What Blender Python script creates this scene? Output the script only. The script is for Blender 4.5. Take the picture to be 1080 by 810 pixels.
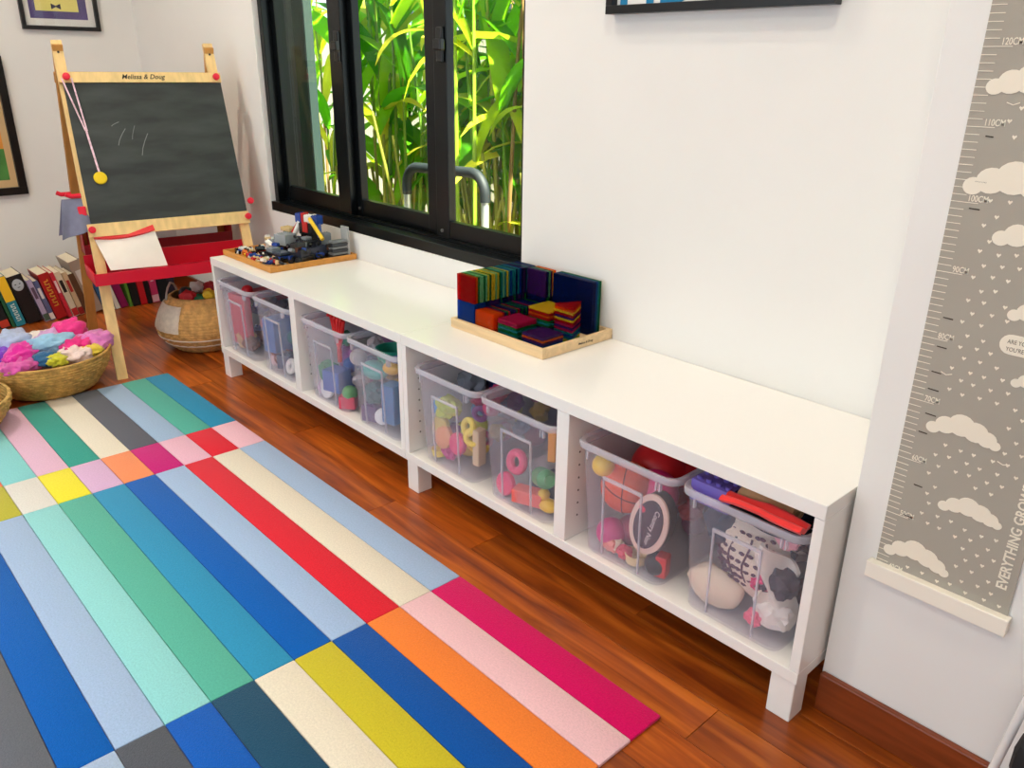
import bpy, bmesh, math, random
from mathutils import Vector, Matrix, noise
random.seed(7)
for _o in list(bpy.data.objects):
    bpy.data.objects.remove(_o, do_unlink=True)
SC = bpy.context.scene
COL = SC.collection

# ------------------------------------------------------------------ camera, sky, sun, exposure
cam_data = bpy.data.cameras.new('camera')
cam_data.sensor_width = 36.0
cam_data.lens = 850.54 / 1080 * 36
cam_data.clip_start = 0.02
cam = bpy.data.objects.new('camera', cam_data)
COL.objects.link(cam)
_f = Vector((-0.68222573, 0.63224279, -0.36720173))
_r = Vector((0.676495, 0.73636507, 0.01099997))
_u = Vector((-0.27734918, 0.24090567, 0.93007628))
cam.matrix_world = Matrix(((_r.x, _u.x, -_f.x, 2.8936), (_r.y, _u.y, -_f.y, -1.1642), (_r.z, _u.z, -_f.z, 1.124), (0, 0, 0, 1)))
SC.camera = cam

world = bpy.data.worlds.new('sky')
SC.world = world
world.use_nodes = True
_bg = world.node_tree.nodes['Background']
_bg.inputs[0].default_value = (0.80, 0.90, 1.0, 1)
_bg.inputs[1].default_value = 2.0

sun_data = bpy.data.lights.new('sun', 'SUN')
sun_data.energy = 36.0
sun_data.angle = 0.02
sun_data.color = (1.0, 0.95, 0.82)
sun = bpy.data.objects.new('sun', sun_data)
COL.objects.link(sun)
sun.rotation_euler = Vector((0.50, -0.03, 0.86)).to_track_quat('Z', 'Y').to_euler()

SC.view_settings.view_transform = 'Standard'
SC.view_settings.look = 'None'
SC.view_settings.gamma = 1.0
SC.view_settings.use_curve_mapping = False
SC.view_settings.exposure = 0.08

# ------------------------------------------------------------------ materials
def lin(c):
    return tuple(((v / 255) / 12.92 if v / 255 <= 0.04045 else ((v / 255 + 0.055) / 1.055) ** 2.4) for v in c)

_mats = {}
def M(rgb, rough=0.5, metal=0.0, var=0.0, vscale=8.0, bump=0.0, bscale=60.0, spec=0.5, name=None, stretch=None, coat=0.0, sheen=0.0, rand=0.0):
    key = (tuple(rgb), rough, metal, var, vscale, bump, bscale, spec, stretch, coat, sheen, rand)
    if key in _mats:
        return _mats[key]
    m = bpy.data.materials.new(name or 'paint_%d_%d_%d' % tuple(int(v) for v in rgb))
    m.use_nodes = True
    nt = m.node_tree
    b = nt.nodes['Principled BSDF']
    col = lin(rgb)
    b.inputs['Base Color'].default_value = (*col, 1)
    b.inputs['Roughness'].default_value = rough
    b.inputs['Metallic'].default_value = metal
    b.inputs['Specular IOR Level'].default_value = spec
    if coat:
        b.inputs['Coat Weight'].default_value = coat
        b.inputs['Coat Roughness'].default_value = 0.12
    if sheen:
        b.inputs['Sheen Weight'].default_value = sheen
    tc = mp = None
    if var or bump or rand:
        tc = nt.nodes.new('ShaderNodeTexCoord')
        mp = nt.nodes.new('ShaderNodeMapping')
        nt.links.new(tc.outputs['Object'], mp.inputs['Vector'])
        if stretch:
            mp.inputs['Scale'].default_value = stretch
    src = None
    if var:
        n = nt.nodes.new('ShaderNodeTexNoise')
        n.inputs['Scale'].default_value = vscale
        n.inputs['Detail'].default_value = 5
        nt.links.new(mp.outputs[0], n.inputs['Vector'])
        cr = nt.nodes.new('ShaderNodeValToRGB')
        cr.color_ramp.elements[0].position = 0.3
        cr.color_ramp.elements[1].position = 0.7
        cr.color_ramp.elements[0].color = (*[v * (1 - var) for v in col], 1)
        cr.color_ramp.elements[1].color = (*[min(1, v * (1 + var) + 0.02 * var) for v in col], 1)
        nt.links.new(n.outputs['Fac'], cr.inputs['Fac'])
        src = cr.outputs['Color']
    if rand:
        oi = nt.nodes.new('ShaderNodeObjectInfo')
        hs = nt.nodes.new('ShaderNodeHueSaturation')
        mr = nt.nodes.new('ShaderNodeMapRange')
        mr.inputs['To Min'].default_value = 1 - rand
        mr.inputs['To Max'].default_value = 1 + rand
        nt.links.new(oi.outputs['Random'], mr.inputs['Value'])
        nt.links.new(mr.outputs[0], hs.inputs['Value'])
        if src:
            nt.links.new(src, hs.inputs['Color'])
        else:
            hs.inputs['Color'].default_value = (*col, 1)
        src = hs.outputs['Color']
    if src:
        nt.links.new(src, b.inputs['Base Color'])
    if bump:
        n2 = nt.nodes.new('ShaderNodeTexNoise')
        n2.inputs['Scale'].default_value = bscale
        n2.inputs['Detail'].default_value = 4
        nt.links.new(mp.outputs[0], n2.inputs['Vector'])
        bp = nt.nodes.new('ShaderNodeBump')
        bp.inputs['Strength'].default_value = bump
        bp.inputs['Distance'].default_value = 0.004
        nt.links.new(n2.outputs['Fac'], bp.inputs['Height'])
        nt.links.new(bp.outputs[0], b.inputs['Normal'])
    _mats[key] = m
    return m

def clear_plastic(name, tint, fac, rough=0.2):
    m = bpy.data.materials.new(name); m.use_nodes = True
    nt = m.node_tree
    b = nt.nodes['Principled BSDF']
    b.inputs['Base Color'].default_value = (*lin((232, 230, 240)), 1)
    b.inputs['Roughness'].default_value = rough
    t = nt.nodes.new('ShaderNodeBsdfTransparent')
    t.inputs[0].default_value = (*tint, 1)
    mx = nt.nodes.new('ShaderNodeMixShader')
    lw = nt.nodes.new('ShaderNodeLayerWeight'); lw.inputs['Blend'].default_value = 0.25
    mr = nt.nodes.new('ShaderNodeMapRange')
    mr.inputs['To Min'].default_value = fac
    mr.inputs['To Max'].default_value = min(1, fac + 0.25)
    nt.links.new(lw.outputs['Facing'], mr.inputs['Value'])
    nt.links.new(mr.outputs[0], mx.inputs[0])
    nt.links.new(t.outputs[0], mx.inputs[1])
    nt.links.new(b.outputs[0], mx.inputs[2])
    nt.links.new(mx.outputs[0], nt.nodes['Material Output'].inputs[0])
    return m

def glass(name, tint, refl=1.0):
    m = bpy.data.materials.new(name); m.use_nodes = True
    nt = m.node_tree
    nt.nodes.remove(nt.nodes['Principled BSDF'])
    t = nt.nodes.new('ShaderNodeBsdfTransparent'); t.inputs[0].default_value = (*tint, 1)
    g = nt.nodes.new('ShaderNodeBsdfGlossy'); g.inputs['Roughness'].default_value = 0.01
    lw = nt.nodes.new('ShaderNodeLayerWeight')
    pw = nt.nodes.new('ShaderNodeMath'); pw.operation = 'POWER'; pw.inputs[1].default_value = 5.0
    nt.links.new(lw.outputs['Facing'], pw.inputs[0])
    mu = nt.nodes.new('ShaderNodeMath'); mu.operation = 'MULTIPLY_ADD'; mu.inputs[1].default_value = 0.5 * refl; mu.inputs[2].default_value = 0.02 * refl
    nt.links.new(pw.outputs[0], mu.inputs[0])
    mx = nt.nodes.new('ShaderNodeMixShader')
    nt.links.new(mu.outputs[0], mx.inputs[0])
    nt.links.new(t.outputs[0], mx.inputs[1]); nt.links.new(g.outputs[0], mx.inputs[2])
    nt.links.new(mx.outputs[0], nt.nodes['Material Output'].inputs[0])
    return m

def tile_plastic(rgb):
    key = ('tile', rgb)
    if key in _mats:
        return _mats[key]
    m = bpy.data.materials.new('coloured_clear_plastic'); m.use_nodes = True
    nt = m.node_tree
    b = nt.nodes['Principled BSDF']
    b.inputs['Base Color'].default_value = (*lin(rgb), 1)
    b.inputs['Roughness'].default_value = 0.12
    t = nt.nodes.new('ShaderNodeBsdfTransparent'); t.inputs[0].default_value = (*[0.04 + 0.96 * v for v in lin(rgb)], 1)
    mx = nt.nodes.new('ShaderNodeMixShader'); mx.inputs[0].default_value = 0.18
    nt.links.new(t.outputs[0], mx.inputs[1]); nt.links.new(b.outputs[0], mx.inputs[2])
    nt.links.new(mx.outputs[0], nt.nodes['Material Output'].inputs[0])
    _mats[key] = m
    return m

def leaf_mat(name, rgb, rgb2):
    m = bpy.data.materials.new(name); m.use_nodes = True
    nt = m.node_tree
    b = nt.nodes['Principled BSDF']
    b.inputs['Roughness'].default_value = 0.35
    oi = nt.nodes.new('ShaderNodeObjectInfo')
    mxc = nt.nodes.new('ShaderNodeMix'); mxc.data_type = 'RGBA'
    mxc.inputs[6].default_value = (*lin(rgb), 1); mxc.inputs[7].default_value = (*lin(rgb2), 1)
    nt.links.new(oi.outputs['Random'], mxc.inputs[0])
    tr = nt.nodes.new('ShaderNodeBsdfTranslucent')
    nt.links.new(mxc.outputs[2], b.inputs['Base Color']); nt.links.new(mxc.outputs[2], tr.inputs[0])
    mx = nt.nodes.new('ShaderNodeMixShader'); mx.inputs[0].default_value = 0.6
    nt.links.new(b.outputs[0], mx.inputs[1]); nt.links.new(tr.outputs[0], mx.inputs[2])
    nt.links.new(mx.outputs[0], nt.nodes['Material Output'].inputs[0])
    return m

def wood_floor_mat():
    m = bpy.data.materials.new('oiled_hardwood'); m.use_nodes = True
    nt = m.node_tree
    b = nt.nodes['Principled BSDF']
    tc = nt.nodes.new('ShaderNodeTexCoord'); oi = nt.nodes.new('ShaderNodeObjectInfo')
    cb = nt.nodes.new('ShaderNodeCombineXYZ')
    ml = nt.nodes.new('ShaderNodeMath'); ml.operation = 'MULTIPLY'; ml.inputs[1].default_value = 37.0
    nt.links.new(oi.outputs['Random'], ml.inputs[0])
    for i in range(3): nt.links.new(ml.outputs[0], cb.inputs[i])
    ad = nt.nodes.new('ShaderNodeVectorMath'); ad.operation = 'ADD'
    nt.links.new(tc.outputs['Object'], ad.inputs[0]); nt.links.new(cb.outputs[0], ad.inputs[1])
    mp = nt.nodes.new('ShaderNodeMapping'); mp.inputs['Scale'].default_value = (1.3, 16, 16)
    nt.links.new(ad.outputs[0], mp.inputs['Vector'])
    n = nt.nodes.new('ShaderNodeTexNoise'); n.inputs['Scale'].default_value = 2.2; n.inputs['Detail'].default_value = 7
    n.inputs['Distortion'].default_value = 0.6
    nt.links.new(mp.outputs[0], n.inputs['Vector'])
    cr = nt.nodes.new('ShaderNodeValToRGB')
    e = cr.color_ramp.elements
    e[0].position = 0.28; e[0].color = (*lin((112, 44, 10)), 1)
    e[1].position = 0.72; e[1].color = (*lin((206, 112, 34)), 1)
    k = e.new(0.5); k.color = (*lin((164, 78, 18)), 1)
    nt.links.new(n.outputs['Fac'], cr.inputs['Fac'])
    hs = nt.nodes.new('ShaderNodeHueSaturation'); mr = nt.nodes.new('ShaderNodeMapRange')
    mr.inputs['To Min'].default_value = 0.72; mr.inputs['To Max'].default_value = 1.22
    nt.links.new(oi.outputs['Random'], mr.inputs['Value']); nt.links.new(mr.outputs[0], hs.inputs['Value'])
    nt.links.new(cr.outputs[0], hs.inputs['Color']); nt.links.new(hs.outputs[0], b.inputs['Base Color'])
    b.inputs['Roughness'].default_value = 0.28
    bp = nt.nodes.new('ShaderNodeBump'); bp.inputs['Strength'].default_value = 0.12; bp.inputs['Distance'].default_value = 0.002
    nt.links.new(n.outputs['Fac'], bp.inputs['Height']); nt.links.new(bp.outputs[0], b.inputs['Normal'])
    return m

def rug_mat(rgb):
    return M(rgb, 0.95, var=0.07, vscale=230, bump=0.5, bscale=420, spec=0.1, sheen=0.15)

# ------------------------------------------------------------------ mesh helpers (world or local coordinates)
def BM(): return bmesh.new()

def box(bm, x0, x1, y0, y1, z0, z1, bev=0.0, mat=None):
    vs = [bm.verts.new((x, y, z)) for z in (z0, z1) for y in (y0, y1) for x in (x0, x1)]
    q = [(0, 2, 3, 1), (4, 5, 7, 6), (0, 1, 5, 4), (2, 6, 7, 3), (0, 4, 6, 2), (1, 3, 7, 5)]
    fs = [bm.faces.new([vs[i] for i in f]) for f in q]
    if bev > 0:
        es = list({e for f in fs for e in f.edges})
        r = bmesh.ops.bevel(bm, geom=es, offset=bev, segments=2, profile=0.5, affect='EDGES')
        vs = list({v for f in r['faces'] for v in f.verts} | {v for v in vs if v.is_valid})
    if mat is not None:
        bmesh.ops.transform(bm, matrix=mat, verts=[v for v in vs if v.is_valid])
    return vs

def lathe(bm, prof, seg=24, mat=None, cap=True, mod=None):
    rings = []
    for j, (r, z) in enumerate(prof):
        ring = []
        for i in range(seg):
            a = 2 * math.pi * i / seg
            rr = r if mod is None else r + mod(i, j, a)
            ring.append(bm.verts.new((rr * math.cos(a), rr * math.sin(a), z)))
        rings.append(ring)
    for a, b in zip(rings, rings[1:]):
        for i in range(seg):
            bm.faces.new((a[i], a[(i + 1) % seg], b[(i + 1) % seg], b[i]))
    if cap:
        bm.faces.new(rings[0][::-1]); bm.faces.new(rings[-1])
    if mat is not None: bmesh.ops.transform(bm, matrix=mat, verts=[v for g in rings for v in g])

def tube(bm, pts, r, seg=8, cap=True):
    pts = [Vector(p) for p in pts]
    rings = []
    prev = None
    for i, p in enumerate(pts):
        d = (pts[min(i + 1, len(pts) - 1)] - pts[max(i - 1, 0)]).normalized()
        if prev is None:
            a = d.cross(Vector((0, 0, 1)))
            if a.length < 1e-3: a = d.cross(Vector((1, 0, 0)))
        else:
            a = prev - d * prev.dot(d)
        a.normalize(); prev = a
        b = d.cross(a)
        rr = r[i] if isinstance(r, (list, tuple)) else r
        rings.append([bm.verts.new(p + a * rr * math.cos(2 * math.pi * k / seg) + b * rr * math.sin(2 * math.pi * k / seg)) for k in range(seg)])
    for a, b in zip(rings, rings[1:]):
        for k in range(seg):
            bm.faces.new((a[k], a[(k + 1) % seg], b[(k + 1) % seg], b[k]))
    if cap:
        bm.faces.new(rings[0][::-1]); bm.faces.new(rings[-1])

def bar(bm, p0, p1, wdir, w, t, bev=0.0):
    """rectangular bar from p0 to p1; wdir = direction of its width w, t = its thickness"""
    p0, p1 = Vector(p0), Vector(p1)
    d = (p1 - p0); L = d.length; d.normalize()
    wv = Vector(wdir); wv = (wv - d * wv.dot(d)).normalized(); tv = d.cross(wv)
    mt = Matrix(((wv.x, tv.x, d.x, p0.x), (wv.y, tv.y, d.y, p0.y), (wv.z, tv.z, d.z, p0.z), (0, 0, 0, 1)))
    return box(bm, -w / 2, w / 2, -t / 2, t / 2, 0, L, bev, mt)

def prism(bm, poly, y0, y1, plane='xz'):
    """poly in (a, b); extruded between y0 and y1 along the third axis"""
    def P(a, b, c):
        return {'xz': (a, c, b), 'xy': (a, b, c), 'yz': (c, a, b)}[plane]
    A = [bm.verts.new(P(a, b, y0)) for a, b in poly]
    B = [bm.verts.new(P(a, b, y1)) for a, b in poly]
    n = len(poly)
    bm.faces.new(A); bm.faces.new(B[::-1])
    for i in range(n):
        bm.faces.new((A[i], B[i], B[(i + 1) % n], A[(i + 1) % n]))

def ball(bm, r, c=(0, 0, 0), sub=3, sc=(1, 1, 1), nz=0.0, nf=3.0, seed=0.0):
    for v in bmesh.ops.create_icosphere(bm, subdivisions=sub, radius=1.0)['verts']:
        k = 1.0
        if nz:
            k += nz * noise.noise(v.co * nf + Vector((seed, seed * 1.7, -seed)))
            k += nz * 0.5 * noise.noise(v.co * nf * 2.3 + Vector((-seed, seed, seed * 2)))
        v.co = Vector((v.co.x * sc[0], v.co.y * sc[1], v.co.z * sc[2])) * (r * k) + Vector(c)

def torus(bm, R, r, mat=None, seg=24, sub=10):
    rings = []
    for i in range(seg):
        a = 2 * math.pi * i / seg
        rings.append([bm.verts.new(((R + r * math.cos(2 * math.pi * k / sub)) * math.cos(a), (R + r * math.cos(2 * math.pi * k / sub)) * math.sin(a), r * math.sin(2 * math.pi * k / sub))) for k in range(sub)])
    for i in range(seg):
        a, b = rings[i], rings[(i + 1) % seg]
        for k in range(sub):
            bm.faces.new((a[k], b[k], b[(k + 1) % sub], a[(k + 1) % sub]))
    if mat is not None: bmesh.ops.transform(bm, matrix=mat, verts=[v for g in rings for v in g])

def to_mesh(name, bm, off=(0, 0, 0), smooth=False):
    bmesh.ops.recalc_face_normals(bm, faces=bm.faces[:])
    me = bpy.data.meshes.new(name)
    bm.to_mesh(me); bm.free()
    if any(off): me.transform(Matrix.Translation(-Vector(off)))
    if smooth:
        me.polygons.foreach_set('use_smooth', [True] * len(me.polygons))
        if smooth != 'all':
            me.set_sharp_from_angle(angle=math.radians(35))
    return me

def root(name, loc, label=None, cat=None, group=None, kind=None, rotz=0.0):
    o = bpy.data.objects.new(name, None)
    o.empty_display_size = 0.05
    o.location = loc; o.rotation_euler[2] = rotz
    COL.objects.link(o)
    tag(o, label, cat, group, kind)
    return o

def tag(o, label=None, cat=None, group=None, kind=None):
    if label: o['label'] = label
    if cat: o['category'] = cat
    if group: o['group'] = group
    if kind: o['kind'] = kind
    return o

def part(name, bm, mat, par, smooth=False, world=True, kind=None, label=None):
    """bm in world coordinates (world=True) or in the parent's own; par is unrotated when world=True"""
    off = (0, 0, 0)
    if world and par is not None:
        p = par; off = Vector((0, 0, 0))
        while p is not None:
            off += p.location; p = p.parent
    me = bm if isinstance(bm, bpy.types.Mesh) else to_mesh(name, bm, off, smooth)
    if mat is not None and not me.materials: me.materials.append(mat)
    o = bpy.data.objects.new(name, me)
    COL.objects.link(o)
    o.parent = par
    tag(o, label, None, None, kind)
    return o

def solo(name, bm, mat, loc, label=None, cat=None, group=None, kind=None, smooth=False, world=True, rot=None):
    """a thing that is one mesh, with its origin at loc"""
    me = bm if isinstance(bm, bpy.types.Mesh) else to_mesh(name, bm, loc if world else (0, 0, 0), smooth)
    if not me.materials and mat is not None: me.materials.append(mat)
    o = bpy.data.objects.new(name, me)
    o.location = loc
    if rot: o.rotation_euler = rot
    COL.objects.link(o)
    return tag(o, label, cat, group, kind)

def text_bm(body, size, depth=0.0006, bold=0.0, align='LEFT', shear=0.0, sx=1.0):
    cu = bpy.data.curves.new('lettering', 'FONT')
    cu.body = body; cu.size = size; cu.extrude = depth; cu.offset = bold; cu.align_x = align; cu.shear = shear
    cu.resolution_u = 3
    o = bpy.data.objects.new('lettering', cu)
    COL.objects.link(o)
    dg = bpy.context.evaluated_depsgraph_get()
    me = bpy.data.meshes.new_from_object(o.evaluated_get(dg))
    bm = bmesh.new(); bm.from_mesh(me)
    for v in bm.verts: v.co.x *= sx
    bpy.data.objects.remove(o); bpy.data.curves.remove(cu); bpy.data.meshes.remove(me)
    return bm

def place(bm, mat):
    bmesh.ops.transform(bm, matrix=mat, verts=bm.verts[:])
    return bm

def basis(o, x, y, z):
    x, y, z = Vector(x), Vector(y), Vector(z)
    return Matrix(((x.x, y.x, z.x, o[0]), (x.y, y.y, z.y, o[1]), (x.z, y.z, z.z, o[2]), (0, 0, 0, 1)))

H = 0.4596      # bench top
D = 0.401       # bench wall
XW = -1.55      # far wall
WHITE = M((234, 233, 229), 0.75, var=0.015, vscale=3, bump=0.03, bscale=250, name='wall_paint')
LACQ = M((242, 240, 236), 0.22, coat=0.15, name='white_lacquer')
# ------------------------------------------------------------------ the room
floor = root('floor', (1.2, -1.2, 0), kind='structure')
bm = BM(); box(bm, XW - 0.1, 4.6, -3.2, 0.5, -0.06, -0.0125)
part('subfloor', bm, M((60, 25, 10), 0.8), floor)
FLOORM = wood_floor_mat()
PW = 0.105
plank_meshes = {}
yy = 0.46
row = 0
while yy > -2.6:
    x = XW - random.random() * 0.9
    while x < 3.9:
        L = random.choice((0.75, 0.9, 1.05, 1.2))
        if L not in plank_meshes:
            b = BM(); box(b, 0, L - 0.0012, 0, PW - 0.0012, -0.0125, 0, 0.0006)
            me = to_mesh('plank', b); me.materials.append(FLOORM); plank_meshes[L] = me
        if x + L > XW - 0.05:
            o = bpy.data.objects.new('plank', plank_meshes[L]); COL.objects.link(o)
            o.parent = floor; o.location = Vector((x, yy - PW, 0)) - floor.location
        x += L
    yy -= PW; row += 1

def structure(name, boxes, mat, label=None, bev=0.0):
    b = BM()
    for q in boxes: box(b, *q, bev)
    c = boxes[0]
    return solo(name, b, mat, ((c[0] + c[1]) / 2, (c[2] + c[3]) / 2, c[4]), label, kind='structure')

WX0, WX1, WZ0, WZ1 = -0.285, 1.238, 0.553, 2.08     # window opening
CH = 2.62
structure('wall_back', [(XW - 0.12, WX0, D, D + 0.15, 0, CH), (WX1, 2.6, D, D + 0.15, 0, CH), (WX0, WX1, D, D + 0.15, 0, WZ0), (WX0, WX1, D, D + 0.15, WZ1, CH)], WHITE)
structure('wall_left', [(XW - 0.12, XW, -3.2, D, 0, CH)], WHITE)
structure('wall_right', [(2.406, 4.6, 0.087, D + 0.15, 0, CH)], WHITE, bev=0.002)
structure('added_wall_near', [(4.6, 4.72, -3.2, D + 0.15, 0, CH)], WHITE)  # unseen wall, added to hold back sky light and raise contrast
structure('added_wall_front', [(XW - 0.12, -0.3, -3.32, -3.2, 0, CH), (3.9, 4.72, -3.32, -3.2, 0, CH), (-0.3, 3.9, -3.32, -3.2, 2.25, CH)], WHITE)  # unseen wall added for contrast; its wide opening lets some sky light in
structure('ceiling', [(XW - 0.12, 4.6, -3.2, D + 0.15, CH, CH + 0.1)], M((240, 238, 232), 0.9))
BASEW = M((124, 54, 14), 0.3, var=0.25, vscale=5, stretch=(1, 12, 12), name='baseboard_wood')
structure('baseboard_right', [(2.408, 4.6, 0.073, 0.0868, 0, 0.082)], BASEW, bev=0.003)
structure('baseboard_back', [(XW + 0.014, 2.404, D - 0.0142, D - 0.0002, 0, 0.082)], BASEW, bev=0.003)
structure('baseboard_left', [(XW + 0.0002, XW + 0.014, -3.1, D - 0.016, 0, 0.082)], BASEW, bev=0.003)

# recessed ceiling lights
def downlight(x, y, power, col, lab):
    r = root('ceiling_light', (x, y, CH - 0.002), lab, 'ceiling light', 'recessed ceiling lights')
    b = BM(); lathe(b, [(0.050, -0.006), (0.065, -0.004), (0.068, 0.0), (0.050, 0.0)], 28, Matrix.Translation((x, y, CH - 0.002)), cap=False)
    part('trim_ring', b, M((240, 240, 240), 0.4), r, True)
    b = BM(); lathe(b, [(0.049, -0.001), (0.049, 0.001)], 28, Matrix.Translation((x, y, CH - 0.002)))
    em = bpy.data.materials.new('lamp_lens'); em.use_nodes = True
    n = em.node_tree.nodes['Principled BSDF']; n.inputs['Emission Color'].default_value = (*col, 1); n.inputs['Emission Strength'].default_value = 8
    part('lens', b, em, r)
    ld = bpy.data.lights.new('lamp', 'SPOT'); ld.energy = power; ld.color = col
    ld.spot_size = math.radians(150); ld.spot_blend = 0.6; ld.shadow_soft_size = 0.045
    lo = bpy.data.objects.new('lamp', ld); COL.objects.link(lo); lo.parent = r; lo.location = (0, 0, -0.012)
WARM = (1.0, 0.88, 0.70)
downlight(1.05, -0.25, 37, WARM, 'recessed ceiling light between the window and the wall picture')
downlight(2.35, -0.55, 34, WARM, 'recessed ceiling light near the growth chart')
downlight(-0.35, -0.75, 74, WARM, 'recessed ceiling light above the chalkboard easel')
downlight(1.2, -1.75, 42, WARM, 'recessed ceiling light above the open side of the rug')
downlight(3.2, -1.75, 42, WARM, 'recessed ceiling light behind the viewer')

# ------------------------------------------------------------------ window
BLK = M((4, 8, 10), 0.3, spec=0.35, name='black_aluminium')
win = root('window_1', ((WX0 + WX1) / 2, D + 0.07, WZ0), kind='structure')
tag(win, 'black aluminium three pane sliding window above the bench')
b = BM()
box(b, WX0, WX0 + 0.03, D + 0.022, D + 0.151, WZ0, WZ1, 0.002)
box(b, WX1 - 0.03, WX1, D + 0.022, D + 0.151, WZ0, WZ1, 0.002)
box(b, WX0, WX1, D + 0.022, D + 0.12, WZ1 - 0.05, WZ1, 0.002)
part('frame', b, BLK, win)
b = BM()
box(b, WX0, WX1, D + 0.003, D + 0.12, WZ0, WZ0 + 0.036, 0.002)
box(b, WX0 + 0.03, WX1 - 0.03, D + 0.05, D + 0.056, WZ0 + 0.036, WZ0 + 0.046)
part('sill', b, BLK, win)
PANE = glass('window_glass', (0.94, 0.98, 0.95))
def sash(x0, x1, y, sl, sr):
    z0, z1 = WZ0 + 0.038, WZ1 - 0.05
    b = BM()
    t = 0.030
    box(b, x0, x0 + sl, y, y + t, z0, z1, 0.002)
    box(b, x1 - sr, x1, y, y + t, z0, z1, 0.002)
    box(b, x0 + sl, x1 - sr, y + 0.002, y + t - 0.002, z0, z0 + 0.062, 0.002)
    box(b, x0 + sl, x1 - sr, y + 0.002, y + t - 0.002, z1 - 0.05, z1, 0.002)
    s = part('sash', b, BLK, win)
    b = BM(); box(b, x0 + sl - 0.004, x1 - sr + 0.004, y + 0.012, y + 0.017, z0 + 0.058, z1 - 0.046)
    part('pane', b, PANE, s, world=True)
    return s
s1 = sash(WX0 + 0.03, 0.245, D + 0.058, 0.032, 0.082)
s2 = sash(0.225, 0.775, D + 0.0885, 0.050, 0.090)
s3 = sash(0.770, WX1 - 0.03, D + 0.058, 0.064, 0.030)
def latch(par, x, z, y):
    b = BM()
    box(b, x - 0.014, x + 0.014, y - 0.012, y, z - 0.05, z + 0.05, 0.004)
    box(b, x - 0.006, x + 0.030, y - 0.030, y - 0.010, z - 0.016, z + 0.016, 0.004)
    part('latch', b, M((14, 14, 14), 0.3), par)
latch(s1, 0.226, 1.18, D + 0.058)
latch(s3, 0.812, 1.18, D + 0.058)
for xx, ss in ((0.258, s2), (0.800, s3)):
    b = BM(); lathe(b, [(0.006, 0), (0.006, 0.004), (0.003, 0.005)], 12, Matrix.Translation((xx, D + 0.0575 + (0.031 if ss is s2 else 0), 0.62)) @ Matrix.Rotation(math.pi / 2, 4, 'X'))
    part('screw', b, M((150, 155, 160), 0.3, 1.0), ss, True)

# ------------------------------------------------------------------ storage bench (two units)
def bench_unit(x0, lab):
    r = root('storage_bench', (x0 + 0.6, 0.2, 0), lab, 'bench', 'white storage bench units')
    x1 = x0 + 1.2
    e = 0.0006
    def p(name, q, bev=0.0012):
        b = BM(); box(b, *q, bev); return part(name, b, LACQ, r)
    p('top', (x0 + e, x1 - e, 0, D - 0.002, H - 0.028, H))
    p('bottom_shelf', (x0 + e, x1 - e, 0, D - 0.002, 0.0906, 0.1155))
    p('side_panel', (x0 + e, x0 + 0.0195, 0.0008, D - 0.003, 0.1160, H - 0.0285))
    p('side_panel', (x1 - 0.0195, x1 - e, 0.0008, D - 0.003, 0.1160, H - 0.0285))
    p('divider', (x0 + 0.582, x0 + 0.618, 0.0008, D - 0.010, 0.1160, H - 0.0285))
    p('back_panel', (x0 + 0.0198, x1 - 0.0198, D - 0.0085, D - 0.0035, 0.1160, H - 0.0285), 0)
    for lx in (x0 + 0.004, x1 - 0.052):
        for ly in (0.003, D - 0.055):
            if x0 > 1 and lx < 1.3 or x0 < 1 and lx < 0.1 or x0 > 1 and lx > 2:
                p('leg', (lx, lx + 0.048, ly, ly + 0.048, 0, 0.0904), 0.002)
    b = BM()
    for dx in (x0 + 0.0197, x0 + 0.6182):
        for k in range(6):
            for yy2 in (0.04, 0.34):
                lathe(b, [(0.0025, 0), (0.0025, 0.0004)], 8, Matrix.Translation((dx, yy2, 0.17 + 0.032 * k)) @ Matrix.Rotation(math.pi / 2, 4, 'Y'))
    part('peg_holes', b, M((70, 65, 60), 0.8), r, kind='stuff')
    return r
bench_unit(0.0, 'white lacquered open bench unit standing beside the easel')
bench_unit(1.2, 'white lacquered open bench unit ending at the growth chart wall')

# ------------------------------------------------------------------ rug
RY0, SW = -0.165, 0.0860
RX = [-0.138, 0.457, 0.664, 1.644, 2.232]
rug = root('striped_rug', (1.05, -0.75, 0), 'multicoloured striped wool rug on the wooden floor', 'rug')
sky, royal, cer, sea, aqua = (160, 190, 226), (0, 96, 188), (48, 150, 196), (92, 184, 164), (150, 220, 222)
cream, red, grey, pink = (236, 226, 206), (228, 34, 52), (98, 102, 114), (242, 192, 206)
bands = [
    [(40, 142, 184), (84, 176, 158), (160, 186, 216), (96, 98, 108), (234, 224, 206), (58, 160, 146), (228, 186, 212), (140, 212, 216), (250, 140, 108), (60, 110, 190), cream, (60, 160, 150), pink, grey],
    [pink, red, (238, 188, 208), (204, 30, 124), (252, 150, 102), (222, 182, 220), (246, 232, 60), (228, 224, 218), (194, 188, 66), (252, 150, 102), pink, (40, 142, 184), cream, red],
    [(166, 190, 222), cream, red, (168, 194, 230), royal, cer, sea, aqua, (168, 194, 230), royal, (104, 108, 118), (240, 222, 60), pink, sea],
    [(216, 0, 96), (242, 196, 202), (252, 134, 52), (0, 82, 168), (206, 192, 40), cream, (26, 76, 106), (0, 92, 192), (84, 88, 98), (172, 194, 226), (252, 150, 102), red, cream, royal],
]
for bi, cols in enumerate(bands):
    for k, c in enumerate(cols):
        b = BM()
        box(b, RX[bi] + 0.0004, RX[bi + 1] - 0.0004, RY0 - (k + 1) * SW + 0.0004, RY0 - k * SW - 0.0004, 0.0004, 0.0085, 0.0022)
        part('stripe', b, rug_mat(c), rug, True)
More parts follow.
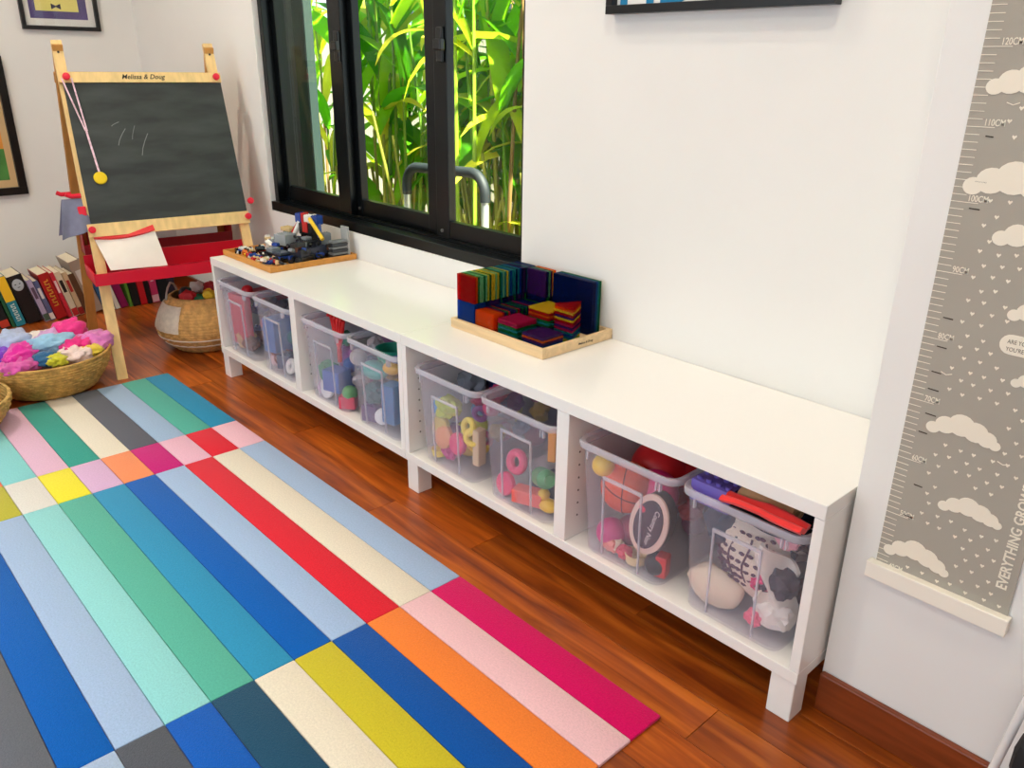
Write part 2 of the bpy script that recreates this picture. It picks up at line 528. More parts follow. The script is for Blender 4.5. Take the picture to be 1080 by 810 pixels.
# ------------------------------------------------------------------ clear storage bins
BINP = clear_plastic('clear_bin_plastic', (0.985, 0.98, 0.995), 0.05)
BINR = clear_plastic('bin_rim_plastic', (0.96, 0.955, 0.98), 0.36)
def rrect(hw, y0, y1, rad, z, nc=4):
    pts = []
    for (cx, cy, a0) in ((hw - rad, y1 - rad, 0), (-hw + rad, y1 - rad, 90), (-hw + rad, y0 + rad, 180), (hw - rad, y0 + rad, 270)):
        for i in range(nc + 1):
            a = math.radians(a0 + 90 * i / nc)
            pts.append((cx + rad * math.cos(a), cy + rad * math.sin(a), z))
    return pts
def loft(bm, loops, cap0=True, cap1=False):
    rings = [[bm.verts.new(p) for p in l] for l in loops]
    n = len(rings[0])
    for a, b in zip(rings, rings[1:]):
        for i in range(n):
            bm.faces.new((a[i], a[(i + 1) % n], b[(i + 1) % n], b[i]))
    if cap0: bm.faces.new(rings[0][::-1])
    if cap1: bm.faces.new(rings[-1])
# local: x centred, y from the front (0) to the back (0.36), z from its foot
def bin_meshes():
    w = 0.0022
    b = BM()
    loft(b, [rrect(0.101, 0.016, 0.345, 0.022, 0.0), rrect(0.105, 0.012, 0.349, 0.024, 0.006), rrect(0.124, 0.004, 0.356, 0.026, 0.255),
             rrect(0.124 - w, 0.004 + w, 0.356 - w, 0.025, 0.255), rrect(0.105 - w, 0.012 + w, 0.349 - w, 0.023, 0.008)], True, True)
    body = to_mesh('bin_body', b, smooth=True); body.materials.append(BINP)
    b = BM()
    loft(b, [rrect(0.1245, 0.0035, 0.3565, 0.026, 0.246), rrect(0.133, -0.003, 0.363, 0.030, 0.252), rrect(0.134, -0.004, 0.364, 0.031, 0.262), rrect(0.132, -0.002, 0.362, 0.030, 0.266),
             rrect(0.122, 0.006, 0.354, 0.025, 0.264), rrect(0.1216, 0.0066, 0.3534, 0.0245, 0.250)], False, False)
    rim = to_mesh('bin_rim', b, smooth=True); rim.materials.append(BINR)
    b = BM()          # raised label panel on the front: an inverted U, plus its lighter edge
    sl = (0.012 - 0.004) / 0.249
    def fy(z): return 0.012 - sl * z - 0.0035
    def strip(x0, x1, z0, z1, d=0.0045):
        vs = [b.verts.new((x, fy(z) + dy, z)) for dy in (0, d) for z in (z0, z1) for x in (x0, x1)]
        for f in ((0, 1, 3, 2), (4, 6, 7, 5), (0, 4, 5, 1), (2, 3, 7, 6), (0, 2, 6, 4), (1, 5, 7, 3)):
            b.faces.new([vs[i] for i in f])
    strip(-0.052, -0.0485, 0.012, 0.205); strip(0.0485, 0.052, 0.012, 0.205); strip(-0.052, 0.052, 0.198, 0.205)
    ridge = to_mesh('front_ridge', b); ridge.materials.append(BINR)
    b = BM(); box(b, -0.0018, 0.0018, -0.004, 0.0045, 0.232, 0.250, 0.0005)
    tabs = to_mesh('rim_tab', b); tabs.materials.append(BINR)
    return body, rim, ridge, tabs
_bm = bin_meshes()
BINX = [0.156, 0.436, 0.768, 1.040, 1.375, 1.645, 1.970, 2.243]
BINLAB = ['clear plastic bin at the end of the bench beside the easel', 'clear plastic bin second from the easel, holding blue toys', 'clear plastic bin with a red rake sticking out',
          'clear plastic bin holding a turquoise boat, next to the bench seam', 'clear plastic bin filled with yellow and pink play food', 'half empty clear plastic bin with a green bottle',
          'clear plastic bin of balls with an orange basketball', 'clear plastic bin with a red cloth and cream bag on top']
for x, lab in zip(BINX, BINLAB):
    r = root('storage_bin', (x, 0.002, 0.1158), lab, 'storage bin', 'clear bins in the bench')
    for nm, me in zip(('body', 'rim', 'front_ridge', 'rim_tab'), _bm):
        if nm == 'rim_tab':
            for tx in (-0.094, 0.088, 0.097): part(nm, me, None, r, world=False).location.x = tx
        else:
            part(nm, me, None, r, world=False)

# ------------------------------------------------------------------ toys in the bins
# (bin, shape, name, colour, centre, size, turn, label, category)
TOYS = [
  (1, 'box', 'picture_book', (205, 40, 70), (0.1, 0.05, 0.237), (0.1, 0.03, 0.19), 8, 'red board book standing in the storage bin beside the easel', 'book'),
  (1, 'ball', 'toy_ball', (215, 25, 35), (0.065, 0.1, 0.329), 0.022, 0, 'small red ball on top of the red book in the end bin', 'ball'),
  (1, 'box', 'toy_block', (200, 30, 40), (0.104, 0.16, 0.314), (0.12, 0.1, 0.03), 5, 'flat red box lying high in the bin beside the easel', 'toy box'),
  (1, 'plush', 'plush_toy', (205, 165, 115), (0.096, 0.062, 0.162), 0.04, 0, 'tan plush toy low in the bin beside the easel', 'soft toy'),
  (1, 'plush', 'plush_toy', (120, 75, 60), (0.152, 0.052, 0.152), 0.03, 0, 'brown plush toy at the bottom of the bin beside the easel', 'soft toy'),
  (1, 'block', 'toy_block', (70, 95, 170), (0.092, 0.14, 0.158), (0.07, 0.05, 0.06), 20, 'blue studded block in the bin beside the easel', 'toy block'),
  (2, 'cup', 'toy_bowl', (30, 140, 150), (0.387, 0.17, 0.28), 0.06, 0, 'teal bowl on top of the second bin from the easel', 'bowl'),
  (2, 'box', 'toy_block', (50, 110, 180), (0.36, 0.062, 0.242), (0.06, 0.08, 0.12), 12, 'tall blue box in the second bin from the easel', 'toy box'),
  (2, 'box', 'toy_block', (60, 90, 140), (0.356, 0.1, 0.225), (0.05, 0.06, 0.14), -10, 'slate blue box in the second bin from the easel', 'toy box'),
  (2, 'plush', 'plush_toy', (150, 75, 70), (0.371, 0.057, 0.163), 0.035, 0, 'rust brown plush toy in the second bin from the easel', 'soft toy'),
  (2, 'ball', 'toy_ball', (225, 190, 195), (0.367, 0.052, 0.152), 0.03, 0, 'pale pink ball at the bottom of the second bin from the easel', 'ball'),
  (2, 'block', 'toy_block', (40, 60, 95), (0.415, 0.06, 0.157), (0.05, 0.05, 0.05), 30, 'navy studded block in the second bin from the easel', 'toy block'),
  (2, 'ring', 'toy_ring', (240, 238, 235), (0.46, 0.05, 0.15), 0.028, 0, 'white ring at the bottom of the second bin from the easel', 'ring'),
  (3, 'comb', 'toy_rake', (235, 40, 40), (0.706, 0.1, 0.317), 0.05, 0, 'red toy rake sticking out of the third bin from the easel', 'toy rake'),
  (3, 'plush', 'plush_toy', (60, 150, 110), (0.7, 0.06, 0.201), 0.035, 0, 'sea green plush toy in the bin with the red rake', 'soft toy'),
  (3, 'box', 'toy_block', (45, 105, 185), (0.763, 0.052, 0.19), (0.07, 0.06, 0.07), 15, 'blue box in the bin with the red rake', 'toy box'),
  (3, 'ball', 'toy_ball', (80, 165, 90), (0.843, 0.047, 0.168), 0.025, 0, 'green ball in the lower corner of the bin with the red rake', 'ball'),
  (3, 'ball', 'toy_ball', (205, 150, 200), (0.692, 0.044, 0.144), 0.022, 0, 'lilac ball in the bin with the red rake', 'ball'),
  (3, 'disc', 'toy_plate', (240, 240, 240), (0.728, 0.035, 0.157), 0.035, 0, 'white plate at the bottom of the bin with the red rake', 'plate'),
  (3, 'plush', 'plush_toy', (150, 90, 160), (0.708, 0.14, 0.227), 0.045, 0, 'purple plush toy in the bin with the red rake', 'soft toy'),
  (3, 'block', 'toy_block', (215, 60, 90), (0.841, 0.042, 0.142), (0.05, 0.04, 0.04), 40, 'raspberry studded block in the bin with the red rake', 'toy block'),
  (4, 'ell', 'toy_boat', (70, 175, 170), (0.98, 0.057, 0.282), 0.05, 0, 'turquoise oval boat in the bin next to the bench seam', 'toy boat'),
  (4, 'ell', 'toy_dish', (235, 185, 60), (1.061, 0.06, 0.308), 0.032, 0, 'golden yellow oval dish in the bin next to the bench seam', 'dish'),
  (4, 'cup', 'toy_bowl', (40, 160, 130), (0.978, 0.12, 0.313), 0.05, 0, 'green bowl on top of the bin next to the bench seam', 'bowl'),
  (4, 'box', 'toy_block', (50, 120, 175), (1.078, 0.05, 0.209), (0.05, 0.05, 0.12), 10, 'tall sky blue box in the bin next to the bench seam', 'toy box'),
  (4, 'plush', 'plush_toy', (60, 110, 115), (0.974, 0.057, 0.207), 0.035, 0, 'dark teal plush toy in the bin next to the bench seam', 'soft toy'),
  (4, 'ball', 'toy_ball', (235, 235, 235), (1.024, 0.048, 0.149), 0.026, 0, 'white ball at the bottom of the bin next to the bench seam', 'ball'),
  (4, 'block', 'toy_block', (90, 70, 120), (0.967, 0.05, 0.147), (0.05, 0.05, 0.05), 25, 'violet studded block in the bin next to the bench seam', 'toy block'),
  (4, 'plush', 'plush_toy', (110, 50, 80), (0.98, 0.2, 0.284), 0.05, 0, 'plum plush toy at the back of the bin next to the bench seam', 'soft toy'),
  (5, 'ball', 'toy_ball', (70, 140, 205), (1.293, 0.06, 0.265), 0.026, 0, 'light blue ball in the bin of play food', 'ball'),
  (5, 'plush', 'toy_lettuce', (190, 205, 80), (1.328, 0.057, 0.275), 0.035, 0, 'lime green leafy toy in the bin of play food', 'play food'),
  (5, 'disc', 'toy_cookie', (215, 190, 110), (1.303, 0.05, 0.21), 0.032, 0, 'tan round cookie in the bin of play food', 'play food'),
  (5, 'disc', 'toy_cookie', (235, 160, 115), (1.32, 0.045, 0.19), 0.034, 0, 'peach round disc in the bin of play food', 'play food'),
  (5, 'disc', 'toy_tomato_slice', (230, 60, 120), (1.387, 0.04, 0.193), 0.03, 0, 'hot pink round slice in the bin of play food', 'play food'),
  (5, 'ring', 'toy_ring', (240, 215, 70), (1.437, 0.035, 0.261), 0.026, 0, 'upper pale yellow ring in the bin of play food', 'ring'),
  (5, 'ring', 'toy_ring', (240, 210, 60), (1.455, 0.034, 0.238), 0.026, 30, 'lower pale yellow ring in the bin of play food', 'ring'),
  (5, 'banana', 'toy_banana', (245, 205, 50), (1.426, 0.072, 0.182), 0.05, 0, 'bright yellow banana in the bin of play food', 'play food'),
  (5, 'box', 'toy_block', (225, 200, 165), (1.468, 0.045, 0.212), (0.022, 0.03, 0.1), 6, 'beige upright plank in the bin of play food', 'toy block'),
  (5, 'cup', 'toy_cup', (245, 220, 70), (1.3, 0.044, 0.136), 0.022, 0, 'small yellow cup at the bottom of the bin of play food', 'cup'),
  (5, 'plush', 'toy_aubergine', (190, 30, 120), (1.336, 0.06, 0.152), 0.03, 0, 'magenta rounded toy at the bottom of the bin of play food', 'play food'),
  (5, 'ball', 'toy_ball', (140, 60, 150), (1.304, 0.1, 0.178), 0.03, 0, 'purple ball behind the tan cookie in the bin of play food', 'ball'),
  (5, 'ball', 'toy_ball', (225, 60, 60), (1.303, 0.09, 0.148), 0.026, 0, 'tomato red ball in the bin of play food', 'ball'),
  (5, 'plush', 'plush_toy', (35, 55, 130), (1.324, 0.24, 0.298), 0.06, 0, 'navy blue bundle at the back of the bin of play food', 'soft toy'),
  (5, 'plush', 'plastic_bag', (110, 115, 125), (1.308, 0.16, 0.311), 0.045, 0, 'crumpled grey plastic bag on top of the bin of play food', 'bag'),
  (6, 'ring', 'toy_flower', (235, 70, 120), (1.583, 0.07, 0.205), 0.034, 0, 'rose pink ring standing in the half empty bin', 'ring'),
  (6, 'bottle', 'toy_bottle', (75, 165, 105), (1.7, 0.052, 0.211), 0.03, 60, 'green bottle lying in the half empty bin', 'bottle'),
  (6, 'disc', 'toy_plate', (230, 50, 110), (1.576, 0.04, 0.152), 0.03, 0, 'pink plate at the bottom of the half empty bin', 'plate'),
  (6, 'box', 'toy_block', (240, 110, 100), (1.659, 0.042, 0.151), (0.08, 0.04, 0.035), 20, 'salmon block at the bottom of the half empty bin', 'toy block'),
  (6, 'duck', 'toy_duck', (245, 195, 50), (1.714, 0.052, 0.152), 0.03, 0, 'yellow toy duck in the corner of the half empty bin', 'toy duck'),
  (6, 'box', 'toy_stick', (235, 160, 70), (1.705, 0.07, 0.294), (0.02, 0.02, 0.08), 30, 'orange stick leaning in the half empty bin', 'toy stick'),
  (6, 'box', 'toy_block', (50, 80, 100), (1.653, 0.12, 0.147), (0.06, 0.08, 0.05), 0, 'slate block behind the duck in the half empty bin', 'toy block'),
  (7, 'ball', 'toy_ball', (245, 205, 45), (1.882, 0.047, 0.319), 0.025, 0, 'yellow ball pressed into the corner of the ball bin', 'ball'),
  (7, 'bball', 'basketball', (235, 85, 40), (1.92, 0.085, 0.268), 0.058, 0, 'orange basketball with dark seams in the ball bin', 'ball'),
  (7, 'ball', 'toy_ball', (205, 30, 35), (1.926, 0.19, 0.281), 0.065, 0, 'large red ball at the back of the ball bin', 'ball'),
  (7, 'ball', 'toy_ball', (195, 25, 30), (1.938, 0.24, 0.255), 0.075, 0, 'largest red ball rising above the rim of the ball bin', 'ball'),
  (7, 'ball', 'toy_ball', (225, 45, 125), (1.961, 0.13, 0.253), 0.055, 0, 'hot pink ball beside the basketball', 'ball'),
  (7, 'ball', 'toy_ball', (205, 35, 130), (1.905, 0.06, 0.156), 0.034, 0, 'magenta ball under the basketball', 'ball'),
  (7, 'ball', 'toy_ball', (150, 35, 80), (1.929, 0.1, 0.157), 0.035, 0, 'maroon ball low in the ball bin', 'ball'),
  (7, 'ball', 'toy_ball', (235, 70, 105), (2.012, 0.039, 0.276), 0.017, 0, 'small pink ball beside the oval brush', 'ball'),
  (7, 'oval', 'oval_tin', (235, 205, 190), (2.028, 0.034, 0.245), 0.05, 0, 'dark oval tin with a pale pink rim and white lettering', 'tin'),
  (7, 'ball', 'toy_ball', (30, 45, 50), (2.042, 0.048, 0.148), 0.026, 0, 'black ball at the bottom of the ball bin', 'ball'),
  (7, 'box', 'toy_block', (215, 45, 50), (2.056, 0.05, 0.151), (0.025, 0.03, 0.05), 15, 'small red block behind the oval tin', 'toy block'),
  (7, 'cup', 'toy_cup', (235, 210, 160), (1.988, 0.048, 0.136), 0.026, 0, 'cream cup at the bottom of the ball bin', 'cup'),
  (7, 'plush', 'toy_figure', (240, 150, 140), (1.921, 0.042, 0.142), 0.02, 0, 'coral figure at the bottom of the ball bin', 'toy figure'),
  (7, 'plush', 'toy_figure', (215, 60, 90), (1.962, 0.04, 0.14), 0.018, 0, 'crimson figure at the bottom of the ball bin', 'toy figure'),
  (7, 'plush', 'toy_figure', (240, 225, 200), (1.925, 0.05, 0.142), 0.02, 0, 'cream figure at the bottom of the ball bin', 'toy figure'),
  (8, 'block', 'toy_brick', (110, 95, 185), (2.166, 0.046, 0.372), (0.085, 0.05, 0.045), 0, 'purple building brick with studs beside the rolled hat', 'toy brick'),
  (8, 'plush', 'hair_toy', (30, 50, 75), (2.192, 0.072, 0.305), 0.05, 0, 'dark navy fabric bundle under the red cloth', 'fabric'),
  (8, 'plush', 'pink_cloth', (240, 170, 180), (2.318, 0.052, 0.348), 0.03, 0, 'pale pink cloth tucked in the corner of the bag bin', 'cloth'),
  (8, 'plush', 'dark_cloth', (45, 40, 60), (2.314, 0.057, 0.24), 0.035, 0, 'dark patterned cloth in the corner of the bag bin', 'cloth'),
  (8, 'plush', 'knotted_rope', (220, 30, 110), (2.279, 0.044, 0.233), 0.022, 0, 'knotted magenta cord beside the cream bag', 'rope'),
  (8, 'plush', 'white_cloth', (240, 232, 225), (2.309, 0.057, 0.173), 0.035, 0, 'crumpled white cloth at the bottom of the bag bin', 'cloth'),
  (8, 'plush', 'floral_cloth', (235, 110, 140), (2.281, 0.04, 0.151), 0.018, 0, 'pink and white cloth at the bottom of the bag bin', 'cloth'),
]
def studded(b, sx, sy, sz):
    box(b, -sx / 2, sx / 2, -sy / 2, sy / 2, -sz / 2, sz / 2, 0.001)
    nx, ny = max(1, round(sx / 0.02)), max(1, round(sy / 0.02))
    for i in range(nx):
        for j in range(ny):
            lathe(b, [(0.006, 0), (0.006, 0.005), (0.005, 0.006)], 10, Matrix.Translation((-sx / 2 + sx * (i + .5) / nx, -sy / 2 + sy * (j + .5) / ny, sz / 2)))
def toy_bm(kind, s, seed):
    b = BM()
    if kind == 'box': box(b, -s[0] / 2, s[0] / 2, -s[1] / 2, s[1] / 2, -s[2] / 2, s[2] / 2, 0.003)
    elif kind == 'block': studded(b, *s)
    elif kind in ('ball', 'bball'): ball(b, s, sub=3)
    elif kind == 'ell': ball(b, s, sub=3, sc=(1, .7, .55))
    elif kind == 'plush': ball(b, s, sub=3, sc=(1, .85, .9), nz=0.45, nf=1.9, seed=seed)
    elif kind == 'disc': lathe(b, [(s * .9, -.008), (s, -.005), (s, .005), (s * .9, .008), (s * .4, .010)], 24, Matrix.Rotation(math.radians(80), 4, 'X'))
    elif kind == 'ring': torus(b, s * .68, s * .32, Matrix.Rotation(math.radians(75), 4, 'X'))
    elif kind == 'cup': lathe(b, [(s * .6, -s * .5), (s * .85, -s * .35), (s, s * .5), (s * .92, s * .5), (s * .78, -s * .3), (s * .1, -s * .38)], 24)
    elif kind == 'bottle': lathe(b, [(s * .5, -s * 1.5), (s * .8, -s * 1.4), (s * .8, s * .5), (s * .35, s * 1.0), (s * .35, s * 1.4), (s * .45, s * 1.42), (s * .45, s * 1.6)], 20, Matrix.Rotation(math.radians(70), 4, 'X'))
    elif kind == 'banana':
        pts = [(s * 1.0 * math.sin(a), 0, s * .8 * (1 - math.cos(a))) for a in [math.radians(-70 + 14 * i) for i in range(11)]]
        tube(b, pts, [s * v for v in (.08, .16, .22, .26, .28, .28, .27, .24, .2, .14, .07)], 10)
    elif kind == 'duck':
        ball(b, s * .8, (0, 0, -s * .25), 2, (1.15, .85, .75)); ball(b, s * .5, (-s * .5, 0, s * .55), 2)
        ball(b, s * .2, (-s * 1.0, 0, s * .5), 1, (1.2, .9, .5)); ball(b, s * .3, (s * .9, 0, 0), 1, (1, .6, .7))
    elif kind == 'comb':
        for i in range(5):
            a = math.radians(-36 + 18 * i)
            tube(b, [(0, 0, -s), (s * 1.1 * math.sin(a) * .6, 0, -s * .2), (s * 1.3 * math.sin(a), 0, s), (s * 1.3 * math.sin(a), -s * .25, s * 1.15)], s * .11, 8)
        tube(b, [(0, 0, -s * 1.9), (0, 0, -s)], s * .16, 8)
    return b
for i, (bn, kind, nm, c, P, s, rz, lab, cat) in enumerate(TOYS):
    sm = False if kind == 'box' else True
    if kind == 'bball':
        r = root(nm, P, lab, cat)
        part('ball_skin', toy_bm('ball', s, 0), M(c, 0.55, bump=0.3, bscale=900), r, 'all', world=False)
        for rot in (Matrix.Rotation(math.radians(90), 4, 'X'), Matrix.Rotation(math.radians(20), 4, 'Y'), Matrix.Rotation(math.radians(90), 4, 'Y')):
            b = BM(); torus(b, s * 1.0, 0.0011, Matrix.Rotation(0.5, 4, 'Z') @ rot, 40, 6)
            part('seam', b, M((40, 20, 15), 0.6), r, True, world=False)
        continue
    if kind == 'oval':
        r = root(nm, P, lab, cat)
        tl = Matrix.Rotation(math.radians(16), 4, 'Y')
        def ov(rx, rz_, y0, y1, n=36):
            b = BM(); prism(b, [(rx * math.cos(2 * math.pi * k / n), rz_ * math.sin(2 * math.pi * k / n)) for k in range(n)], y0, y1)
            return place(b, tl)
        part('body', ov(.044, .074, -.004, .024), M((30, 24, 28), 0.4), r, True, world=False)
        part('rim', ov(.046, .076, -.008, -.003), M(c, 0.4), r, True, world=False)
        part('lid', ov(.034, .062, -.010, -.007), M((48, 38, 58), 0.35), r, True, world=False)
        for row, (tx, sz) in enumerate((('Country Noir', .0165),)):
            t = text_bm(tx, sz, 0.0003, align='CENTER')
            place(t, tl @ basis((0.006 - .015 * row, -.0103, 0), (0, 0, -1), (1, 0, 0), (0, -1, 0)))
            part('lettering', t, M((235, 225, 225), 0.6), r, world=False)
        continue
    b = toy_bm(kind, s, i * 3.1)
    rough = 0.85 if kind == 'plush' else 0.35
    o = solo(nm, b, M(c, rough, var=0.06 if kind == 'plush' else 0, vscale=40), P, lab, cat, smooth=sm, world=False, rot=(0, 0, math.radians(rz)))
# packed toys behind and under the ones in front
pal = [[(200, 60, 80), (80, 90, 160), (220, 190, 150), (120, 80, 70)], [(50, 110, 170), (40, 130, 140), (90, 80, 110), (220, 205, 195)], [(60, 140, 110), (60, 100, 170), (170, 100, 160), (225, 215, 210)],
       [(60, 150, 150), (70, 100, 150), (200, 160, 70), (110, 70, 100)], [(235, 190, 60), (215, 70, 120), (90, 140, 190), (130, 70, 140), (200, 205, 90)], [(60, 70, 85)], [(190, 40, 60), (110, 40, 80), (60, 60, 70)], [(50, 55, 80), (225, 210, 195), (90, 60, 80)]]
names = ['the bin beside the easel', 'the second bin from the easel', 'the bin with the red rake', 'the bin next to the bench seam', 'the bin of play food', 'the half empty bin', 'the ball bin', 'the bag bin']
cname = lambda c: ('red' if c[0] > 180 and c[1] < 90 else 'pink' if c[0] > 190 and c[1] < 130 else 'blue' if c[2] > 135 and c[0] < 100 else 'green' if c[1] > 120 and c[0] < 90 else 'yellow' if c[0] > 190 and c[2] < 90 else 'pale' if min(c) > 150 else 'purple' if c[2] > c[1] + 15 and c[0] > 80 else 'dark')
for bi in range(8):
    lays = 2 if bi == 5 else 5
    for lay in range(lays):
        for k in range(4):
            if bi == 5 and k == 0: continue
            c = random.choice(pal[bi])
            s = random.uniform(0.024, 0.032)
            t = lay / 5
            hw = 0.090 + 0.02 * t - s
            P = (BINX[bi] + random.uniform(-hw, hw), 0.115 + 0.062 * k + random.uniform(-.012, .012), 0.122 + s + lay * 0.038)
            if bi == 7 and lay == 4: continue
            if bi in (6, 7) and k == 0: continue
            kind = random.choice(('plush', 'plush', 'ball', 'disc', 'ring'))
            solo('assorted_toy', toy_bm(kind, s, random.random() * 50), M(c, 0.7), P, '%s assorted toy packed in %s' % (cname(c), names[bi]), 'toy',
                 'assorted toys packed in ' + names[bi], smooth=True, world=False, rot=(random.random(), 0, random.random() * 3))

# things on top of the last bin: rolled hat, red cloth, cream bag, pouch
def sheet(fn, nu, nv, th):
    """closed slab around a parametric sheet"""
    b = BM()
    P = [[Vector(fn(i / nu, j / nv)) for j in range(nv + 1)] for i in range(nu + 1)]
    A, B2 = [], []
    for i in range(nu + 1):
        ra, rb = [], []
        for j in range(nv + 1):
            du = P[min(i + 1, nu)][j] - P[max(i - 1, 0)][j]; dv = P[i][min(j + 1, nv)] - P[i][max(j - 1, 0)]
            n = du.cross(dv)
            n = n.normalized() if n.length > 1e-9 else Vector((0, 0, 1))
            ra.append(b.verts.new(P[i][j] + n * th / 2)); rb.append(b.verts.new(P[i][j] - n * th / 2))
        A.append(ra); B2.append(rb)
    for i in range(nu):
        for j in range(nv):
            b.faces.new((A[i][j], A[i + 1][j], A[i + 1][j + 1], A[i][j + 1])); b.faces.new((B2[i][j], B2[i][j + 1], B2[i + 1][j + 1], B2[i + 1][j]))
    for i in range(nu):
        b.faces.new((A[i][0], B2[i][0], B2[i + 1][0], A[i + 1][0])); b.faces.new((A[i][nv], A[i + 1][nv], B2[i + 1][nv], B2[i][nv]))
    for j in range(nv):
        b.faces.new((A[0][j], A[0][j + 1], B2[0][j + 1], B2[0][j])); b.faces.new((A[nu][j], B2[nu][j], B2[nu][j + 1], A[nu][j + 1]))
    return b
def hat(u, v):
    a = u * 4.2 * math.pi; r = 0.008 + 0.020 * u
    return (2.268 + 0.105 * (v - .5), 0.056 + r * 1.0 * math.cos(a) + .012 * v, 0.388 + r * .72 * math.sin(a) + .004 * math.sin(6 * v))
b = sheet(hat, 60, 6, 0.004)
solo('rolled_hat', b, M((205, 168, 122), 0.9, bump=0.3, bscale=300), (2.25, 0.1, 0.375), 'tan felt hat rolled up on top of the bag bin', 'hat', smooth=True)
def redc(u, v):
    x = 2.205 + 0.158 * u
    y = -0.006 + 0.034 * v + 0.002 * u
    fold = 0.006 * math.sin(v * 9.0) + 0.004 * math.sin(u * 7 + v * 3)
    return (x, y, 0.3905 + fold * .5 + 0.007 * (1 - abs(2 * u - 1)))
b = sheet(redc, 24, 18, 0.010)
solo('red_cloth', b, M((235, 40, 38), 0.75, sheen=0.3), (2.28, 0.06, 0.375), 'bright red folded cloth lying over the bin rim beside the hat', 'cloth', smooth=True)
def darkc(u, v):
    return (2.20 + 0.165 * u, 0.014 + 0.05 * v, 0.362 + 0.004 * math.sin(u * 8 + 2 * v))
solo('dark_cloth', sheet(darkc, 16, 8, 0.010), M((30, 45, 62), 0.9, var=.3, vscale=120), (2.28, 0.07, 0.36), 'dark navy cloth folded under the bright red cloth', 'cloth', smooth=True)
# cream bag with purple print
bag = root('cloth_bag', (2.235, 0.05, 0.16), 'cream cloth bag with a dark purple leaf print', 'bag')
def bagf(u, v):
    a = 2 * math.pi * u; k = math.sin(math.pi * min(1, max(0.0, v)) * .86 + .22)
    return (2.238 + (0.066 + .012 * v) * math.cos(a) * (0.75 + .25 * k) + .01 * (1 - v), 0.075 + 0.052 * math.sin(a) * (k * .8 + .2), 0.185 + 0.165 * v - 0.02 * math.cos(a))
b = BM(); g = [[b.verts.new(bagf(i / 28, j / 10)) for j in range(11)] for i in range(28)]
for i in range(28):
    for j in range(10): b.faces.new((g[i][j], g[(i + 1) % 28][j], g[(i + 1) % 28][j + 1], g[i][j + 1]))
b.faces.new([g[i][0] for i in range(28)]); b.faces.new([g[i][10] for i in range(28)])
part('bag_body', b, M((232, 216, 198), 0.9, var=.05, vscale=60), bag, True)
b = BM()
random.seed(21)
def bag_y(x, z):
    """front surface of the bag body"""
    v = (z - 0.185) / 0.165; cx = 2.238 + .01 * (1 - v); k = math.sin(math.pi * min(1, max(0, v)) * .86 + .22)
    c = min(1, max(-1, (x - cx) / ((0.066 + .012 * v) * (0.75 + .25 * k))))
    return 0.075 - 0.052 * math.sqrt(max(0, 1 - c * c)) * (k * .8 + .2)
for col, x0_ in enumerate((2.190, 2.222, 2.254, 2.284)):
    pv = None
    for k in range(7):
        z = 0.206 + 0.018 * k; x = x0_ + 0.005 * math.sin(k * 1.1 + col)
        p_ = Vector((x, bag_y(x, z) - .0006, z))
        if pv is not None: bar(b, pv, p_, (1, 0, 0), .004, .0012)
        pv = p_
        for sg in (-1, 1):
            xl = x + sg * .0085
            ball(b, 0.0078, (xl, bag_y(xl, z + .005) - .0004, z + .005), 1, (.95, .2, .62))
part('leaf_print', b, M((74, 34, 66), 0.9), bag, True, kind='stuff')
b = BM(); ball(b, 0.062, (2.185, 0.050, 0.168), 3, (0.95, .42, .72), nz=.22, nf=1.7, seed=4.0)
solo('cream_pouch', b, M((232, 214, 190), 0.85), (2.185, 0.052, 0.122), 'rounded cream pouch in front of the purple print bag', 'pouch', smooth='all')
def clothf(u, v):
    return (2.282 + .055 * u + .008 * math.sin(v * 7), 0.022 + .012 * math.sin(u * 6 + v * 4) + .05 * u, 0.20 + .13 * v - .06 * u)
solo('white_cloth', sheet(clothf, 12, 12, 0.006), M((238, 228, 216), 0.9), (2.31, 0.04, 0.15), 'white crumpled cloth draped beside the purple print bag', 'cloth', smooth=True)
random.seed(99)

# ------------------------------------------------------------------ wooden tray of magnetic tiles
TT = H + 0.0004
tray = root('wooden_tray', (1.415, 0.270, TT), 'pale wooden tray holding magnetic tiles on the bench', 'tray')
PALEW = M((226, 196, 150), 0.5, var=.10, vscale=10, stretch=(1, 8, 8), name='pale_wood')
def traybox(r, x0, x1, y0, y1, z, h, t, mat):
    b = BM(); box(b, x0 + t, x1 - t, y0 + t, y1 - t, z, z + 0.006); part('tray_base', b, mat, r)
    for q in ((x0, x1, y0, y0 + t, z, z + h), (x0, x1, y1 - t, y1, z, z + h), (x0, x0 + t, y0 + t, y1 - t, z, z + h), (x1 - t, x1, y0 + t, y1 - t, z, z + h)):
        b = BM(); box(b, *q, 0.001); part('tray_side', b, mat, r)
traybox(tray, 1.236, 1.592, 0.142, 0.3985, TT, 0.026, 0.010, PALEW)
t = text_bm('Melissa & Doug', 0.0085, 0.0002, 0.0001, 'CENTER', 0.3)
part('lettering', place(t, basis((1.5922, 0.295, TT + 0.010), (0, 1, 0), (0, 0, 1), (1, 0, 0))), M((20, 15, 10), 0.6), tray)
TC = {'red': (205, 28, 34), 'orange': (240, 105, 25), 'yellow': (245, 220, 50), 'green': (30, 140, 70), 'teal': (40, 165, 170), 'blue': (25, 90, 190), 'navy': (18, 40, 110), 'purple': (95, 45, 130), 'pink': (215, 40, 105), 'mint': (150, 225, 170)}
_tile = {}
